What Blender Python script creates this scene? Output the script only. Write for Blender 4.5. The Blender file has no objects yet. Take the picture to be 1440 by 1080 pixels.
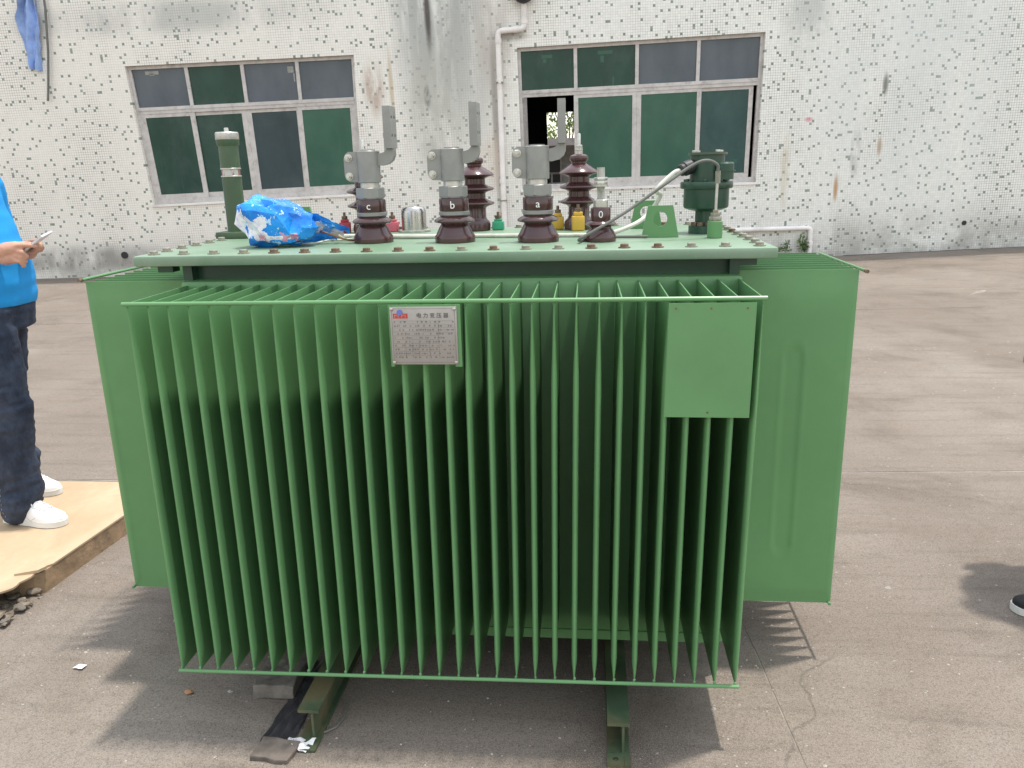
import bpy, bmesh, math, random
from mathutils import Vector, Matrix, Euler, noise
random.seed(7)
sc = bpy.context.scene
col = sc.collection
R = math.radians
# ------------------------------------------------------------------ camera, sky, sun, exposure
cam = bpy.data.cameras.new('camera'); camo = bpy.data.objects.new('camera', cam); col.objects.link(camo)
cam.sensor_width = 36.0; cam.lens = 27.65; cam.clip_end = 800; cam.clip_start = .05
yaw, pitch, roll = .0998, .2675, -.0248
f = Vector((-math.sin(yaw)*math.cos(pitch), math.cos(yaw)*math.cos(pitch), -math.sin(pitch)))
r0 = Vector((math.cos(yaw), math.sin(yaw), 0)); u0 = r0.cross(f)
r = math.cos(roll)*r0 + math.sin(roll)*u0; u = -math.sin(roll)*r0 + math.cos(roll)*u0
camo.matrix_world = Matrix(((r.x, u.x, -f.x, 1.1167), (r.y, u.y, -f.y, -1.7924), (r.z, u.z, -f.z, 1.4776), (0, 0, 0, 1)))
sc.camera = camo
SUN = Vector((.178, .092, .98)).normalized()
w = bpy.data.worlds.new('World'); sc.world = w; w.use_nodes = True
nt = w.node_tree; bg = nt.nodes['Background']
sky = nt.nodes.new('ShaderNodeTexSky'); sky.sky_type = 'NISHITA'; sky.sun_disc = False
sky.sun_elevation = math.asin(SUN.z); sky.sun_rotation = math.atan2(SUN.x, SUN.y)
sky.air_density = 2.0; sky.dust_density = 1.0; sky.ozone_density = 1.0
hs = nt.nodes.new('ShaderNodeHueSaturation'); hs.inputs['Saturation'].default_value = .36
nt.links.new(sky.outputs[0], hs.inputs['Color']); nt.links.new(hs.outputs[0], bg.inputs[0]); bg.inputs[1].default_value = .15
sl = bpy.data.lights.new('sun', 'SUN'); sl.energy = 2.0; sl.angle = R(2.0); sl.color = (1, .95, .87)
so = bpy.data.objects.new('sun', sl); col.objects.link(so); so.rotation_euler = SUN.to_track_quat('Z', 'Y').to_euler()
so.location = (0, 0, 20)
sc.view_settings.view_transform = 'Standard'; sc.view_settings.look = 'None'
sc.view_settings.exposure = 1.0; sc.view_settings.gamma = 1

# ------------------------------------------------------------------ helpers
WM = {}
def link(o, parent=None, local=False, loc=None, rot=None):
    """link o; loc/rot in world axes unless local (then in the parent's axes)"""
    col.objects.link(o)
    if loc is not None: o.location = loc
    if rot is not None: o.rotation_euler = rot
    m = Matrix.LocRotScale(o.location, o.rotation_euler, o.scale)
    if parent is not None:
        o.parent = parent
        if local: m = WM[parent] @ m
        else: o.matrix_parent_inverse = WM[parent].inverted()
    WM[o] = m
    return o
def tag(o, label=None, cat=None, group=None, kind=None):
    if label: o['label'] = label
    if cat: o['category'] = cat
    if group: o['group'] = group
    if kind: o['kind'] = kind
    return o
def empty(name, loc, rot=(0, 0, 0), label=None, cat=None, group=None):
    o = bpy.data.objects.new(name, None); o.empty_display_size = .1
    link(o, None, loc=loc, rot=rot); return tag(o, label, cat, group)
def mesh_obj(name, me, parent=None, loc=(0, 0, 0), rot=(0, 0, 0), local=False):
    return link(bpy.data.objects.new(name, me), parent, local, loc, rot)

class MB:
    def __init__(s): s.bm = bmesh.new()
    def add(s, vs, fs):
        v = [s.bm.verts.new(p) for p in vs]
        for q in fs:
            try: s.bm.faces.new([v[i] for i in q])
            except ValueError: pass
        return v
    def box(s, x0, x1, y0, y1, z0, z1, bev=0, fn=None):
        P = [(x, y, z) for z in (z0, z1) for y in (y0, y1) for x in (x0, x1)]
        if fn: P = [fn(*p) for p in P]
        v = s.add(P, [(0, 2, 3, 1), (4, 5, 7, 6), (0, 1, 5, 4), (2, 6, 7, 3), (0, 4, 6, 2), (1, 3, 7, 5)])
        if bev:
            es = list({e for a in v for e in a.link_edges})
            bmesh.ops.bevel(s.bm, geom=es, offset=bev, segments=2, affect='EDGES', profile=.5)
        return s
    def lathe(s, prof, c=(0, 0, 0), seg=24, axis=None, cap=True):
        """prof list of (r,z)"""
        c = Vector(c); q = Vector((0, 0, 1)).rotation_difference(Vector(axis)) if axis else None
        rings = []
        for rr, z in prof:
            ring = []
            for i in range(seg):
                a = 2*math.pi*i/seg; p = Vector((rr*math.cos(a), rr*math.sin(a), z))
                if q: p = q @ p
                ring.append(s.bm.verts.new(c+p))
            rings.append(ring)
        for a, b in zip(rings, rings[1:]):
            for i in range(seg):
                j = (i+1) % seg; s.bm.faces.new((a[i], a[j], b[j], b[i]))
        if cap:
            s.bm.faces.new(list(reversed(rings[0]))); s.bm.faces.new(rings[-1])
        return s
    def cyl(s, p0, p1, r, r1=None, seg=16):
        p0 = Vector(p0); p1 = Vector(p1); d = p1-p0
        return s.lathe([(r, 0), (r if r1 is None else r1, d.length)], p0, seg, d.normalized())
    def tube(s, pts, rad, seg=8, cap=True):
        pts = [Vector(p) for p in pts]; n = len(pts)
        rads = rad if isinstance(rad, (list, tuple)) else [rad]*n
        rings = []; prev = None
        for k in range(n):
            t = (pts[min(k+1, n-1)]-pts[max(k-1, 0)]).normalized()
            if prev is None:
                a = Vector((0, 0, 1)) if abs(t.z) < .9 else Vector((1, 0, 0))
                nx = t.cross(a).normalized()
            else:
                nx = (prev-t*prev.dot(t)).normalized()
            prev = nx; ny = t.cross(nx)
            rings.append([s.bm.verts.new(pts[k]+rads[k]*(math.cos(2*math.pi*i/seg)*nx+math.sin(2*math.pi*i/seg)*ny)) for i in range(seg)])
        for a, b in zip(rings, rings[1:]):
            for i in range(seg):
                j = (i+1) % seg; s.bm.faces.new((a[i], a[j], b[j], b[i]))
        if cap: s.bm.faces.new(list(reversed(rings[0]))); s.bm.faces.new(rings[-1])
        return s
    def prism(s, outline, d0, d1, fn):
        """outline of (a,b), extruded d0..d1, fn(a,b,d)->xyz"""
        n = len(outline)
        A = [s.bm.verts.new(fn(a, b, d0)) for a, b in outline]; B = [s.bm.verts.new(fn(a, b, d1)) for a, b in outline]
        s.bm.faces.new(A); s.bm.faces.new(list(reversed(B)))
        for i in range(n):
            j = (i+1) % n; s.bm.faces.new((A[i], B[i], B[j], A[j]))
        return s
    def limb(s, pts, rads, seg=14, squash=None):
        """chain with round ends"""
        pts = [Vector(p) for p in pts]
        d0 = (pts[0]-pts[1]).normalized(); d1 = (pts[-1]-pts[-2]).normalized()
        P = [pts[0]+d0*rads[0]*.96, pts[0]+d0*rads[0]*.7]+pts+[pts[-1]+d1*rads[-1]*.7, pts[-1]+d1*rads[-1]*.96]
        Q = [rads[0]*.28, rads[0]*.71]+list(rads)+[rads[-1]*.71, rads[-1]*.28]
        return s.tube(P, Q, seg)
    def rings(s, R_, seg=24):
        """R_: list of (cx,cy,z,rx,ry) or with power; horizontal superellipse rings"""
        rr = []
        for q in R_:
            cx, cy, z, rx, ry = q[:5]; tx = q[5] if len(q) > 5 else 0
            ring = []
            for i in range(seg):
                a = 2*math.pi*i/seg; c_, s_ = math.cos(a), math.sin(a)
                e = .85
                ring.append(s.bm.verts.new((cx+rx*math.copysign(abs(c_)**e, c_), cy+ry*math.copysign(abs(s_)**e, s_), z+tx*c_)))
            rr.append(ring)
        for a, b in zip(rr, rr[1:]):
            for i in range(seg):
                j = (i+1) % seg; s.bm.faces.new((a[i], a[j], b[j], b[i]))
        s.bm.faces.new(list(reversed(rr[0]))); s.bm.faces.new(rr[-1])
        return s
    def mesh(s, name, mat=None, smooth=35):
        bmesh.ops.recalc_face_normals(s.bm, faces=s.bm.faces[:])
        me = bpy.data.meshes.new(name); s.bm.to_mesh(me); s.bm.free()
        if mat: me.materials.append(mat)
        if smooth:
            me.polygons.foreach_set('use_smooth', [True]*len(me.polygons))
            me.set_sharp_from_angle(angle=R(smooth))
        return me
    def build(s, name, mat, parent=None, loc=(0, 0, 0), rot=(0, 0, 0), local=False, smooth=35):
        return mesh_obj(name, s.mesh(name, mat, smooth), parent, loc, rot, local)
def remesh(o, vox, smooth=4, displace=None):
    m = o.modifiers.new('r', 'REMESH'); m.mode = 'VOXEL'; m.voxel_size = vox; m.use_smooth_shade = True
    if smooth:
        q = o.modifiers.new('s', 'SMOOTH'); q.factor = .5; q.iterations = smooth
    dg = bpy.context.evaluated_depsgraph_get(); dg.update()
    me = bpy.data.meshes.new_from_object(o.evaluated_get(dg)); mats = [x for x in o.data.materials]
    o.modifiers.clear(); o.data = me; me.materials.clear()
    for x in mats: me.materials.append(x)
    if displace:
        nor = [v.normal.copy() for v in me.vertices]
        for v, n in zip(me.vertices, nor): v.co += n*displace(v.co)
    me.polygons.foreach_set('use_smooth', [True]*len(me.polygons))
    return o

# ------------------------------------------------------------------ materials
class NT:
    def __init__(s, name):
        s.m = bpy.data.materials.new(name); s.m.use_nodes = True; s.t = s.m.node_tree
        s.b = s.t.nodes['Principled BSDF']; s.co = s.t.nodes.new('ShaderNodeTexCoord').outputs['Object']
    def n(s, typ, **k):
        x = s.t.nodes.new(typ)
        for a, b in k.items(): setattr(x, a, b)
        return x
    def l(s, a, b): s.t.links.new(a, b)
    def val(s, x, sock):
        if isinstance(x, (int, float)): sock.default_value = x
        elif isinstance(x, (tuple, list)): sock.default_value = (*x[:3], 1) if len(sock.default_value) == 4 else x[:3]
        else: s.l(x, sock)
    def math(s, op, a, b=0., c=None, clamp=False):
        x = s.n('ShaderNodeMath', operation=op, use_clamp=clamp); s.val(a, x.inputs[0]); s.val(b, x.inputs[1])
        if c is not None: s.val(c, x.inputs[2])
        return x.outputs[0]
    def mix(s, fac, a, b, mode='MIX'):
        x = s.n('ShaderNodeMix', data_type='RGBA', blend_type=mode); s.val(fac, x.inputs[0]); s.val(a, x.inputs[6]); s.val(b, x.inputs[7])
        return x.outputs[2]
    def noise(s, scale, detail=4, rough=.55, co=None, dist=0):
        x = s.n('ShaderNodeTexNoise'); x.inputs['Scale'].default_value = scale; x.inputs['Detail'].default_value = detail
        x.inputs['Roughness'].default_value = rough; x.inputs['Distortion'].default_value = dist
        s.l(co or s.co, x.inputs['Vector']); return x.outputs[0]
    def ramp(s, v, a, b):
        x = s.n('ShaderNodeMapRange', interpolation_type='SMOOTHSTEP'); s.val(v, x.inputs[0]); x.inputs[1].default_value = a; x.inputs[2].default_value = b
        return x.outputs[0]
    def mapping(s, scale=(1, 1, 1), loc=(0, 0, 0), co=None):
        x = s.n('ShaderNodeMapping'); x.inputs['Scale'].default_value = scale; x.inputs['Location'].default_value = loc
        s.l(co or s.co, x.inputs['Vector']); return x.outputs[0]
    def xyz(s, co=None):
        x = s.n('ShaderNodeSeparateXYZ'); s.l(co or s.co, x.inputs[0]); return x.outputs
    def bump(s, h, dist=.002, strength=.5):
        x = s.n('ShaderNodeBump'); x.inputs['Distance'].default_value = dist; x.inputs['Strength'].default_value = strength
        s.l(h, x.inputs['Height']); s.l(x.outputs[0], s.b.inputs['Normal'])
    def set(s, color=None, rough=None, metal=None, spec=None, **k):
        if color is not None: s.val(color, s.b.inputs['Base Color'])
        if rough is not None: s.val(rough, s.b.inputs['Roughness'])
        if metal is not None: s.val(metal, s.b.inputs['Metallic'])
        if spec is not None: s.val(spec, s.b.inputs['Specular IOR Level'])
        for a, b in k.items(): s.val(b, s.b.inputs[a.replace('_', ' ')])
        return s.m
def sc3(c, k): return tuple(min(1, x*k) for x in c)
def pm(name, c, rough=.5, metal=0, var=.18, scale=8, dirt=None, dscale=5, dth=(.55, .72), damt=.7, bump=0, bscale=120, spec=.5):
    t = NT(name)
    n = t.noise(scale, 5, .6)
    cc = t.mix(t.ramp(n, .3, .7), sc3(c, 1-var), sc3(c, 1+var))
    if dirt:
        d = t.ramp(t.noise(dscale, 6, .65, dist=.4), *dth)
        cc = t.mix(t.math('MULTIPLY', d, damt), cc, dirt)
    ro = t.math('ADD', t.math('MULTIPLY', t.noise(scale*2.3, 4), .25), rough-.12)
    if bump: t.bump(t.noise(bscale, 4, .6), bump, .6)
    return t.set(cc, ro, metal, spec)

GREEN = (.122, .272, .113)
M = {}
M['paint'] = pm('green_paint', GREEN, .36, var=.07, scale=3, dirt=(.13, .24, .13), dscale=3.5, dth=(.5, .85), damt=.35, bump=.0004, bscale=240, spec=.4)
def lidmat():
    t = NT('dusty_green_paint')
    n = t.noise(2.6, 6, .65, dist=.3)
    c = t.mix(t.ramp(n, .35, .7), (.135, .225, .135), (.205, .285, .20))
    sp = t.ramp(t.noise(70, 3, .7), .62, .75)
    c = t.mix(t.math('MULTIPLY', sp, .35), c, (.36, .38, .33))
    t.bump(t.noise(200, 3), .0004, .5)
    return t.set(c, .42, 0, .45)
M['lid'] = lidmat()
M['paint_dark_and_shade'] = pm('dark_green_paint_and_shade', (.024, .066, .042), .33, var=.12, scale=6, bump=.0003, bscale=200)  # real dark paint; on the tank neck it paints in the lid's shade
M['tube_green'] = pm('faded_olive_paint', (.055, .095, .048), .4, var=.12, scale=8, dirt=(.13, .13, .09), dscale=12, damt=.4)
M['paint_olive'] = pm('olive_green_paint', (.055, .088, .05), .42, var=.2, scale=9, dirt=(.17, .125, .065), dscale=5, dth=(.42, .66), damt=.7)
M['porcelain'] = pm('brown_porcelain', (.064, .026, .025), .17, var=.12, scale=10, dirt=(.16, .10, .085), dscale=18, dth=(.55, .8), damt=.3, spec=.6)
M['cast'] = pm('grey_cast_metal', (.27, .265, .25), .45, .3, var=.08, scale=14, dirt=(.25, .24, .22), dscale=22, damt=.3, bump=.0004, bscale=300)
M['zinc'] = pm('zinc_plated_steel', (.52, .51, .47), .36, .75, var=.15, scale=30, dirt=(.30, .27, .2), dscale=40, damt=.5)
M['steel'] = pm('polished_steel', (.50, .48, .45), .27, .95, var=.08, scale=15)
M['rust'] = pm('rusty_bolt', (.165, .11, .075), .75, .15, var=.4, scale=60, dirt=(.32, .28, .2), dscale=90, damt=.8)
M['boltgrey'] = pm('weathered_zinc_bolt', (.27, .265, .215), .6, .3, var=.3, scale=60, dirt=(.26, .17, .09), dscale=70, dth=(.5, .65), damt=.6)
M['white'] = pm('white_marking', (.8, .8, .78), .5, var=.03)
M['plate'] = pm('etched_aluminium_plate', (.36, .335, .31), .42, .35, var=.05, scale=20)
M['ink'] = pm('dark_print', (.07, .065, .06), .6, var=.1)
M['inkgrey'] = pm('etched_print', (.19, .17, .155), .6, var=.2, scale=300)
M['redprint'] = pm('red_print', (.50, .055, .05), .5, var=.12)
M['blueprint'] = pm('blue_print', (.14, .18, .50), .5, var=.08)
M['black'] = pm('black_rubber', (.018, .018, .02), .5, var=.2)
M['yellow'] = pm('yellow_plastic', (.62, .38, .05), .45, var=.1, dirt=(.3, .2, .08), dscale=50, damt=.4)
M['redp'] = pm('red_plastic', (.42, .035, .05), .45, var=.12)
M['pinkp'] = pm('pink_plastic', (.62, .13, .17), .45, var=.1)
M['greenp'] = pm('green_plastic', (.04, .33, .18), .42, var=.1)
M['wcable'] = pm('white_cable_sheath', (.58, .57, .50), .5, var=.1, scale=20, dirt=(.3, .28, .22), dscale=25)
M['gcable'] = pm('grey_capillary_sheath', (.13, .13, .115), .5, var=.15)
M['brownwire'] = pm('brown_wire', (.23, .09, .05), .5)
M['greenwire'] = pm('yellow_green_wire', (.34, .36, .15), .5)
M['pvc'] = pm('white_plastic_pipe', (.80, .76, .73), .42, var=.06, scale=4, dirt=(.42, .34, .29), dscale=2.2, dth=(.5, .75), damt=.6)
M['alu'] = pm('weathered_aluminium_frame', (.53, .50, .48), .5, .1, var=.1, scale=9, dirt=(.24, .22, .20), dscale=10, dth=(.5, .75), damt=.6)
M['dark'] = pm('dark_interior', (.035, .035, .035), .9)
M['greywall'] = pm('grey_plaster', (.32, .32, .30), .85, dirt=(.18, .18, .17), dscale=3)
def glass(name, c, c2, rough=.22):
    t = NT(name)
    n = t.noise(2.2, 4, .6, t.mapping((1, 1, .5)))
    cc = t.mix(t.ramp(n, .3, .75), c, c2)
    st = t.ramp(t.noise(30, 3, .6, t.mapping((1, 1, .06))), .62, .8)
    cc = t.mix(t.math('MULTIPLY', st, .22), cc, (.12, .16, .15))
    dust_refl = t.ramp(t.noise(1.1, 6, .7, t.mapping((1, 1, .8), (3, 1, 4)), dist=.6), .42, .72)
    cc = t.mix(t.math('MULTIPLY', dust_refl, .22), cc, (.13, .155, .15))  # dust, plus uneven reflections painted in as broad paler patches
    sp = t.ramp(t.noise(26, 5, .75), .66, .74)
    cc = t.mix(t.math('MULTIPLY', sp, .25), cc, (.2, .22, .21))
    return t.set(cc, rough, 0, .32)
M['gdark'] = glass('dark_green_film_glass', (.012, .045, .034), (.020, .066, .048))
M['gmid'] = glass('mid_green_film_glass', (.028, .092, .064), (.040, .120, .082))
M['gteal'] = glass('teal_film_glass', (.022, .062, .058), (.034, .088, .080))
M['ggrey'] = glass('blue_grey_film_glass', (.075, .092, .110), (.110, .128, .150))
M['gblue'] = glass('slate_film_glass', (.026, .046, .052), (.042, .066, .074))
M['skin'] = pm('skin', (.50, .27, .19), .5, var=.1, scale=30, dirt=(.46, .19, .14), dscale=25, damt=.5, bump=.0006, bscale=260)
M['hair'] = pm('black_hair', (.012, .01, .01), .5)
M['shirt'] = pm('blue_cotton', (.004, .27, .66), .75, var=.08, scale=5, bump=.0006, bscale=500)
M['greytee'] = pm('dark_grey_cotton', (.06, .06, .065), .85)
def jeans():
    t = NT('dark_denim')
    c = t.mix(t.ramp(t.noise(9, 6, .7, t.mapping((1, 1, .6))), .35, .75), (.013, .019, .036), (.062, .080, .122))
    wv = t.n('ShaderNodeTexWave'); wv.inputs['Scale'].default_value = 160; wv.inputs['Distortion'].default_value = 2
    t.l(t.co, wv.inputs['Vector'])
    c = t.mix(t.math('MULTIPLY', wv.outputs[0], .25), c, (.05, .065, .10))
    t.bump(t.noise(30, 5, .65), .006, .5)
    return t.set(c, .8, 0, .3)
M['jeans'] = jeans()
M['thread'] = pm('pale_seam_thread', (.25, .24, .22), .8)
M['shoe'] = pm('white_leather', (.82, .81, .80), .42, var=.03, dirt=(.62, .6, .57), dscale=18, damt=.4)
M['sole'] = pm('white_rubber_sole', (.72, .71, .68), .6, var=.05, dirt=(.4, .37, .33), dscale=20, damt=.5)
M['shoeblack'] = pm('black_mesh_shoe', (.012, .012, .014), .7, var=.3, bump=.001, bscale=400)
M['screen'] = pm('phone_glass', (.62, .64, .68), .1, var=.03)
M['phoneback'] = pm('white_phone_body', (.62, .60, .62), .25)
M['paper'] = pm('white_paper', (.74, .72, .72), .8, var=.06)
M['film'] = pm('dark_plastic_film', (.045, .042, .046), .38, var=.25, scale=20, bump=.004, bscale=40)
M['concrete_block'] = pm('grey_brick_concrete', (.17, .15, .13), .9, var=.22, scale=25, dirt=(.15, .14, .125), dscale=18, bump=.006, bscale=70)
M['plank'] = pm('grey_weathered_wood', (.12, .10, .085), .85, var=.25, scale=25, dirt=(.18, .12, .09), dscale=25)
def tan():
    t = NT('tan_board')
    c = t.mix(t.ramp(t.noise(5, 6, .65, t.mapping((1, .45, 1))), .3, .72), (.43, .315, .20), (.52, .395, .265))
    c = t.mix(t.math('MULTIPLY', t.ramp(t.noise(3, 6, .7, dist=1), .50, .72), .6), c, (.34, .255, .17))
    c = t.mix(t.math('MULTIPLY', t.ramp(t.noise(40, 4, .7, t.mapping((1, .15, 1))), .6, .8), .3), c, (.30, .21, .13))
    t.bump(t.noise(50, 4), .002, .4)
    return t.set(c, .8, 0, .25)
M['tan'] = tan()
M['edge'] = pm('brown_timber_edge', (.30, .205, .125), .85, var=.3, scale=11, dirt=(.16, .11, .075), dscale=14, dth=(.48, .68), damt=.7, bump=.004, bscale=60)
M['rubble'] = pm('dark_rubble', (.19, .155, .12), .95, var=.45, scale=30, bump=.006, bscale=60)
def ground():
    t = NT('worn_concrete')
    p = t.co
    c = t.mix(t.ramp(t.noise(.55, 6, .62), .3, .7), (.176, .144, .119), (.240, .203, .172))
    c = t.mix(t.math('MULTIPLY', t.ramp(t.noise(1.3, 8, .7, dist=.5), .46, .70), .62), c, (.092, .070, .055))
    c = t.mix(t.math('MULTIPLY', t.ramp(t.noise(2.3, 7, .65, t.mapping((.45, 1.5, 1), (3, 7, 0))), .56, .74), .40), c, (.20, .155, .108))
    c = t.mix(t.math('MULTIPLY', t.ramp(t.noise(.8, 6, .65, t.mapping((1, 1, 1), (11, 4, 0)), dist=.4), .5, .72), .55), c, (.285, .25, .218))
    # long faint sweeping streaks
    c = t.mix(t.math('MULTIPLY', t.ramp(t.noise(5, 5, .7, t.mapping((.22, 2.2, 1))), .48, .70), .48), c, (.11, .092, .076))
    # sand and aggregate
    s1 = t.noise(130, 3, .7); s2 = t.noise(330, 2, .6)
    c = t.mix(t.math('MULTIPLY', t.ramp(t.noise(38, 5, .75), .48, .66), .30), c, (.075, .06, .048))
    c = t.mix(t.math('MULTIPLY', t.ramp(s1, .48, .62), .42), c, (.060, .046, .036))
    c = t.mix(t.math('MULTIPLY', t.ramp(s2, .52, .66), .62), c, (.38, .325, .265))
    v = t.n('ShaderNodeTexVoronoi'); v.inputs['Scale'].default_value = 34; t.l(p, v.inputs['Vector'])
    wn = t.n('ShaderNodeTexWhiteNoise'); t.l(v.outputs['Position'], wn.inputs[0])
    chip = t.math('MULTIPLY', t.math('LESS_THAN', v.outputs['Distance'], .11), t.math('GREATER_THAN', wn.outputs[0], .90))
    c = t.mix(t.math('MULTIPLY', chip, .55), c, (.48, .44, .39))
    # hairline cracks
    vc = t.n('ShaderNodeTexVoronoi', feature='DISTANCE_TO_EDGE'); vc.inputs['Scale'].default_value = .42
    nz = t.n('ShaderNodeTexNoise'); nz.inputs['Scale'].default_value = 2.5; nz.inputs['Detail'].default_value = 6; t.l(p, nz.inputs[0])
    add = t.n('ShaderNodeVectorMath', operation='MULTIPLY_ADD'); t.l(nz.outputs['Color'], add.inputs[0]); add.inputs[1].default_value = (.35, .35, 0); t.l(p, add.inputs[2])
    t.l(add.outputs[0], vc.inputs['Vector'])
    crack = t.math('MULTIPLY', t.math('SUBTRACT', 1, t.ramp(vc.outputs[0], .0004, .0016)), t.ramp(t.noise(.9, 3), .5, .6))
    c = t.mix(t.math('MULTIPLY', crack, .35), c, (.06, .05, .045))
    h = t.math('ADD', t.math('MULTIPLY', s1, 1.0), t.math('MULTIPLY', s2, .6))
    t.bump(h, .004, .45)
    return t.set(c, .88, 0, .25)
M['ground'] = ground()
M['joint'] = pm('pale_joint_mortar', (.27, .235, .20), .9, var=.25, scale=12, dirt=(.13, .105, .085), dscale=3, dth=(.45, .65), damt=.8)
def mosaic():
    t = NT('mosaic_tiles'); P = .0368
    X, _, Z = t.xyz()
    wob = t.math('MULTIPLY', t.math('SUBTRACT', t.noise(3.0, 2), .5), .012)
    wx = t.math('DIVIDE', t.math('ADD', X, wob), P); wz = t.math('DIVIDE', t.math('ADD', Z, wob), P)
    cx = t.math('FLOOR', wx); cz = t.math('FLOOR', wz); fx = t.math('FRACT', wx); fz = t.math('FRACT', wz)
    def wn(ox):
        cb = t.n('ShaderNodeCombineXYZ'); t.l(t.math('ADD', cx, ox+.5), cb.inputs[0]); t.l(t.math('ADD', cz, .5), cb.inputs[1])
        n = t.n('ShaderNodeTexWhiteNoise', noise_dimensions='2D'); t.l(cb.outputs[0], n.inputs[0]); return n.outputs[0]
    b = wn(371)
    # the green tiles come about one to every four by four block, with a few strays
    def dot(n_, ox, skip):
        bx = t.math('FLOOR', t.math('DIVIDE', t.math('ADD', cx, ox), n_)); bz = t.math('FLOOR', t.math('DIVIDE', t.math('ADD', cz, ox*.7), n_))
        cb = t.n('ShaderNodeCombineXYZ'); t.l(t.math('ADD', bx, ox+.5), cb.inputs[0]); t.l(t.math('ADD', bz, .5), cb.inputs[1])
        q = t.n('ShaderNodeTexWhiteNoise', noise_dimensions='2D'); t.l(cb.outputs[0], q.inputs[0])
        sp = t.n('ShaderNodeSeparateColor'); t.l(q.outputs['Color'], sp.inputs[0])
        px = t.math('FLOOR', t.math('MULTIPLY', sp.outputs[0], n_)); pz = t.math('FLOOR', t.math('MULTIPLY', sp.outputs[1], n_))
        mx = t.math('SUBTRACT', t.math('ADD', cx, ox), t.math('MULTIPLY', bx, n_)); mz = t.math('SUBTRACT', t.math('FLOOR', t.math('ADD', cz, ox*.7)), t.math('MULTIPLY', bz, n_))
        hit = t.math('MULTIPLY', t.math('COMPARE', mx, px, .3), t.math('COMPARE', mz, pz, .3))
        return t.math('MULTIPLY', hit, t.math('GREATER_THAN', sp.outputs[2], skip))
    green = t.math('MAXIMUM', dot(4, 0, .17), dot(7, 30, .55))
    big = t.noise(.33, 5, .6)
    white = t.mix(b, (.745, .738, .69), (.83, .825, .782))
    # left end of the wall has aged pinker, the right end cooler
    warm = t.ramp(t.math('ADD', X, t.math('MULTIPLY', t.math('SUBTRACT', big, .5), 8)), 3.5, -5.5)
    white = t.mix(t.math('MULTIPLY', warm, .55), white, (.79, .73, .655))
    grn = t.mix(wn(91), (.19, .235, .20), (.31, .355, .31))
    c = t.mix(green, white, grn)
    ex = t.math('ABSOLUTE', t.math('SUBTRACT', fx, .5)); ez = t.math('ABSOLUTE', t.math('SUBTRACT', fz, .5))
    gm = t.math('GREATER_THAN', t.math('MAXIMUM', ex, ez), .445)
    gam = t.math('ADD', .30, t.math('MULTIPLY', t.ramp(t.noise(.8, 4, .6, t.mapping((1.4, 1, .7))), .4, .68), .72))
    c = t.mix(t.math('MULTIPLY', gm, gam), c, (.27, .26, .24))
    def blob(x, z, sx, sz, colr, amt, nscale=3, lo=.30, hi=.62):
        dx = t.math('DIVIDE', t.math('SUBTRACT', X, x), sx); dz = t.math('DIVIDE', t.math('SUBTRACT', Z, z), sz)
        d = t.math('SQRT', t.math('ADD', t.math('MULTIPLY', dx, dx), t.math('MULTIPLY', dz, dz)))
        e = t.math('SUBTRACT', 1, t.ramp(d, .25, 1.0))
        n = t.ramp(t.noise(nscale, 5, .65, t.mapping((1, 1, .35))), lo, hi)
        nonlocal c
        c = t.mix(t.math('MULTIPLY', t.math('MULTIPLY', e, n), amt), c, colr)
    blob(-1.05, 3.9, 1.0, 2.3, (.36, .37, .355), .95, 2.4, .25, .55)
    wr_ = t.n('ShaderNodeMapping'); wr_.inputs['Rotation'].default_value = (0, R(24), 0); wr_.inputs['Scale'].default_value = (3.2, 1, .35); t.l(t.co, wr_.inputs[0])
    wd_ = t.math('MULTIPLY', t.ramp(t.noise(1.6, 4, .6, wr_.outputs[0]), .5, .62), t.math('SUBTRACT', 1, t.ramp(t.math('ABSOLUTE', t.math('ADD', X, 1.05)), .4, 1.1)))
    c = t.mix(t.math('MULTIPLY', wd_, .45), c, (.76, .765, .73))
    blob(-1.2, 2.3, .6, 1.5, (.40, .395, .35), .75, 2.2, .28, .56)
    blob(-.6, 2.9, .5, 1.6, (.42, .42, .39), .6, 2.0, .3, .58)
    blob(-1.2, 3.75, .07, .7, (.06, .05, .045), .95, 5, .2, .4)
    blob(-1.29, 2.6, .07, .22, (.05, .05, .045), .9, 9)
    blob(-1.83, 2.75, .05, .75, (.48, .36, .22), .65, 6, .2, .45)
    blob(-2.1, 2.75, .22, .55, (.45, .35, .29), .9, 7)
    blob(-.25, 3.3, .4, 1.3, (.46, .42, .38), .8)
    blob(-.265, 2.2, .07, 1.9, (.30, .28, .25), .75, 5, .2, .5)  # occlusion shade beside the drainpipe, painted into the tile colour
    blob(.03, 3.38, .35, .09, (.27, .26, .24), .8, 5, .2, .5)
    blob(-.35, 1.6, .3, .6, (.62, .52, .44), .7)
    blob(5.0, .95, .05, .28, (.45, .25, .10), .9, 6, .2, .4)
    blob(5.62, 1.55, .05, .2, (.38, .24, .13), .8, 6, .2, .4)
    blob(5.63, 2.45, .06, .22, (.10, .09, .075), .9, 6, .2, .4)
    blob(5.26, 1.5, .10, .5, (.22, .22, .2), .8, 6)
    blob(4.2, 1.2, .10, .8, (.50, .42, .27), .5, 5)
    blob(4.4, 3.5, .5, .9, (.40, .42, .40), .6)
    blob(6.3, 2.4, 2.3, 2.4, (.60, .635, .63), .5, .7, .3, .6)
    blob(4.513, 1.995, .085, .05, (.62, .22, .28), .9, 60, .35, .5)
    blob(-7.0, .35, 1.9, .30, (.30, .285, .26), .95, 2.2, .32, .55)
    blob(-6.2, .42, .5, .2, (.62, .61, .58), .6, 8)
    blob(-5.0, 3.9, 3.4, .35, (.34, .355, .34), .6, 1.2)
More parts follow.
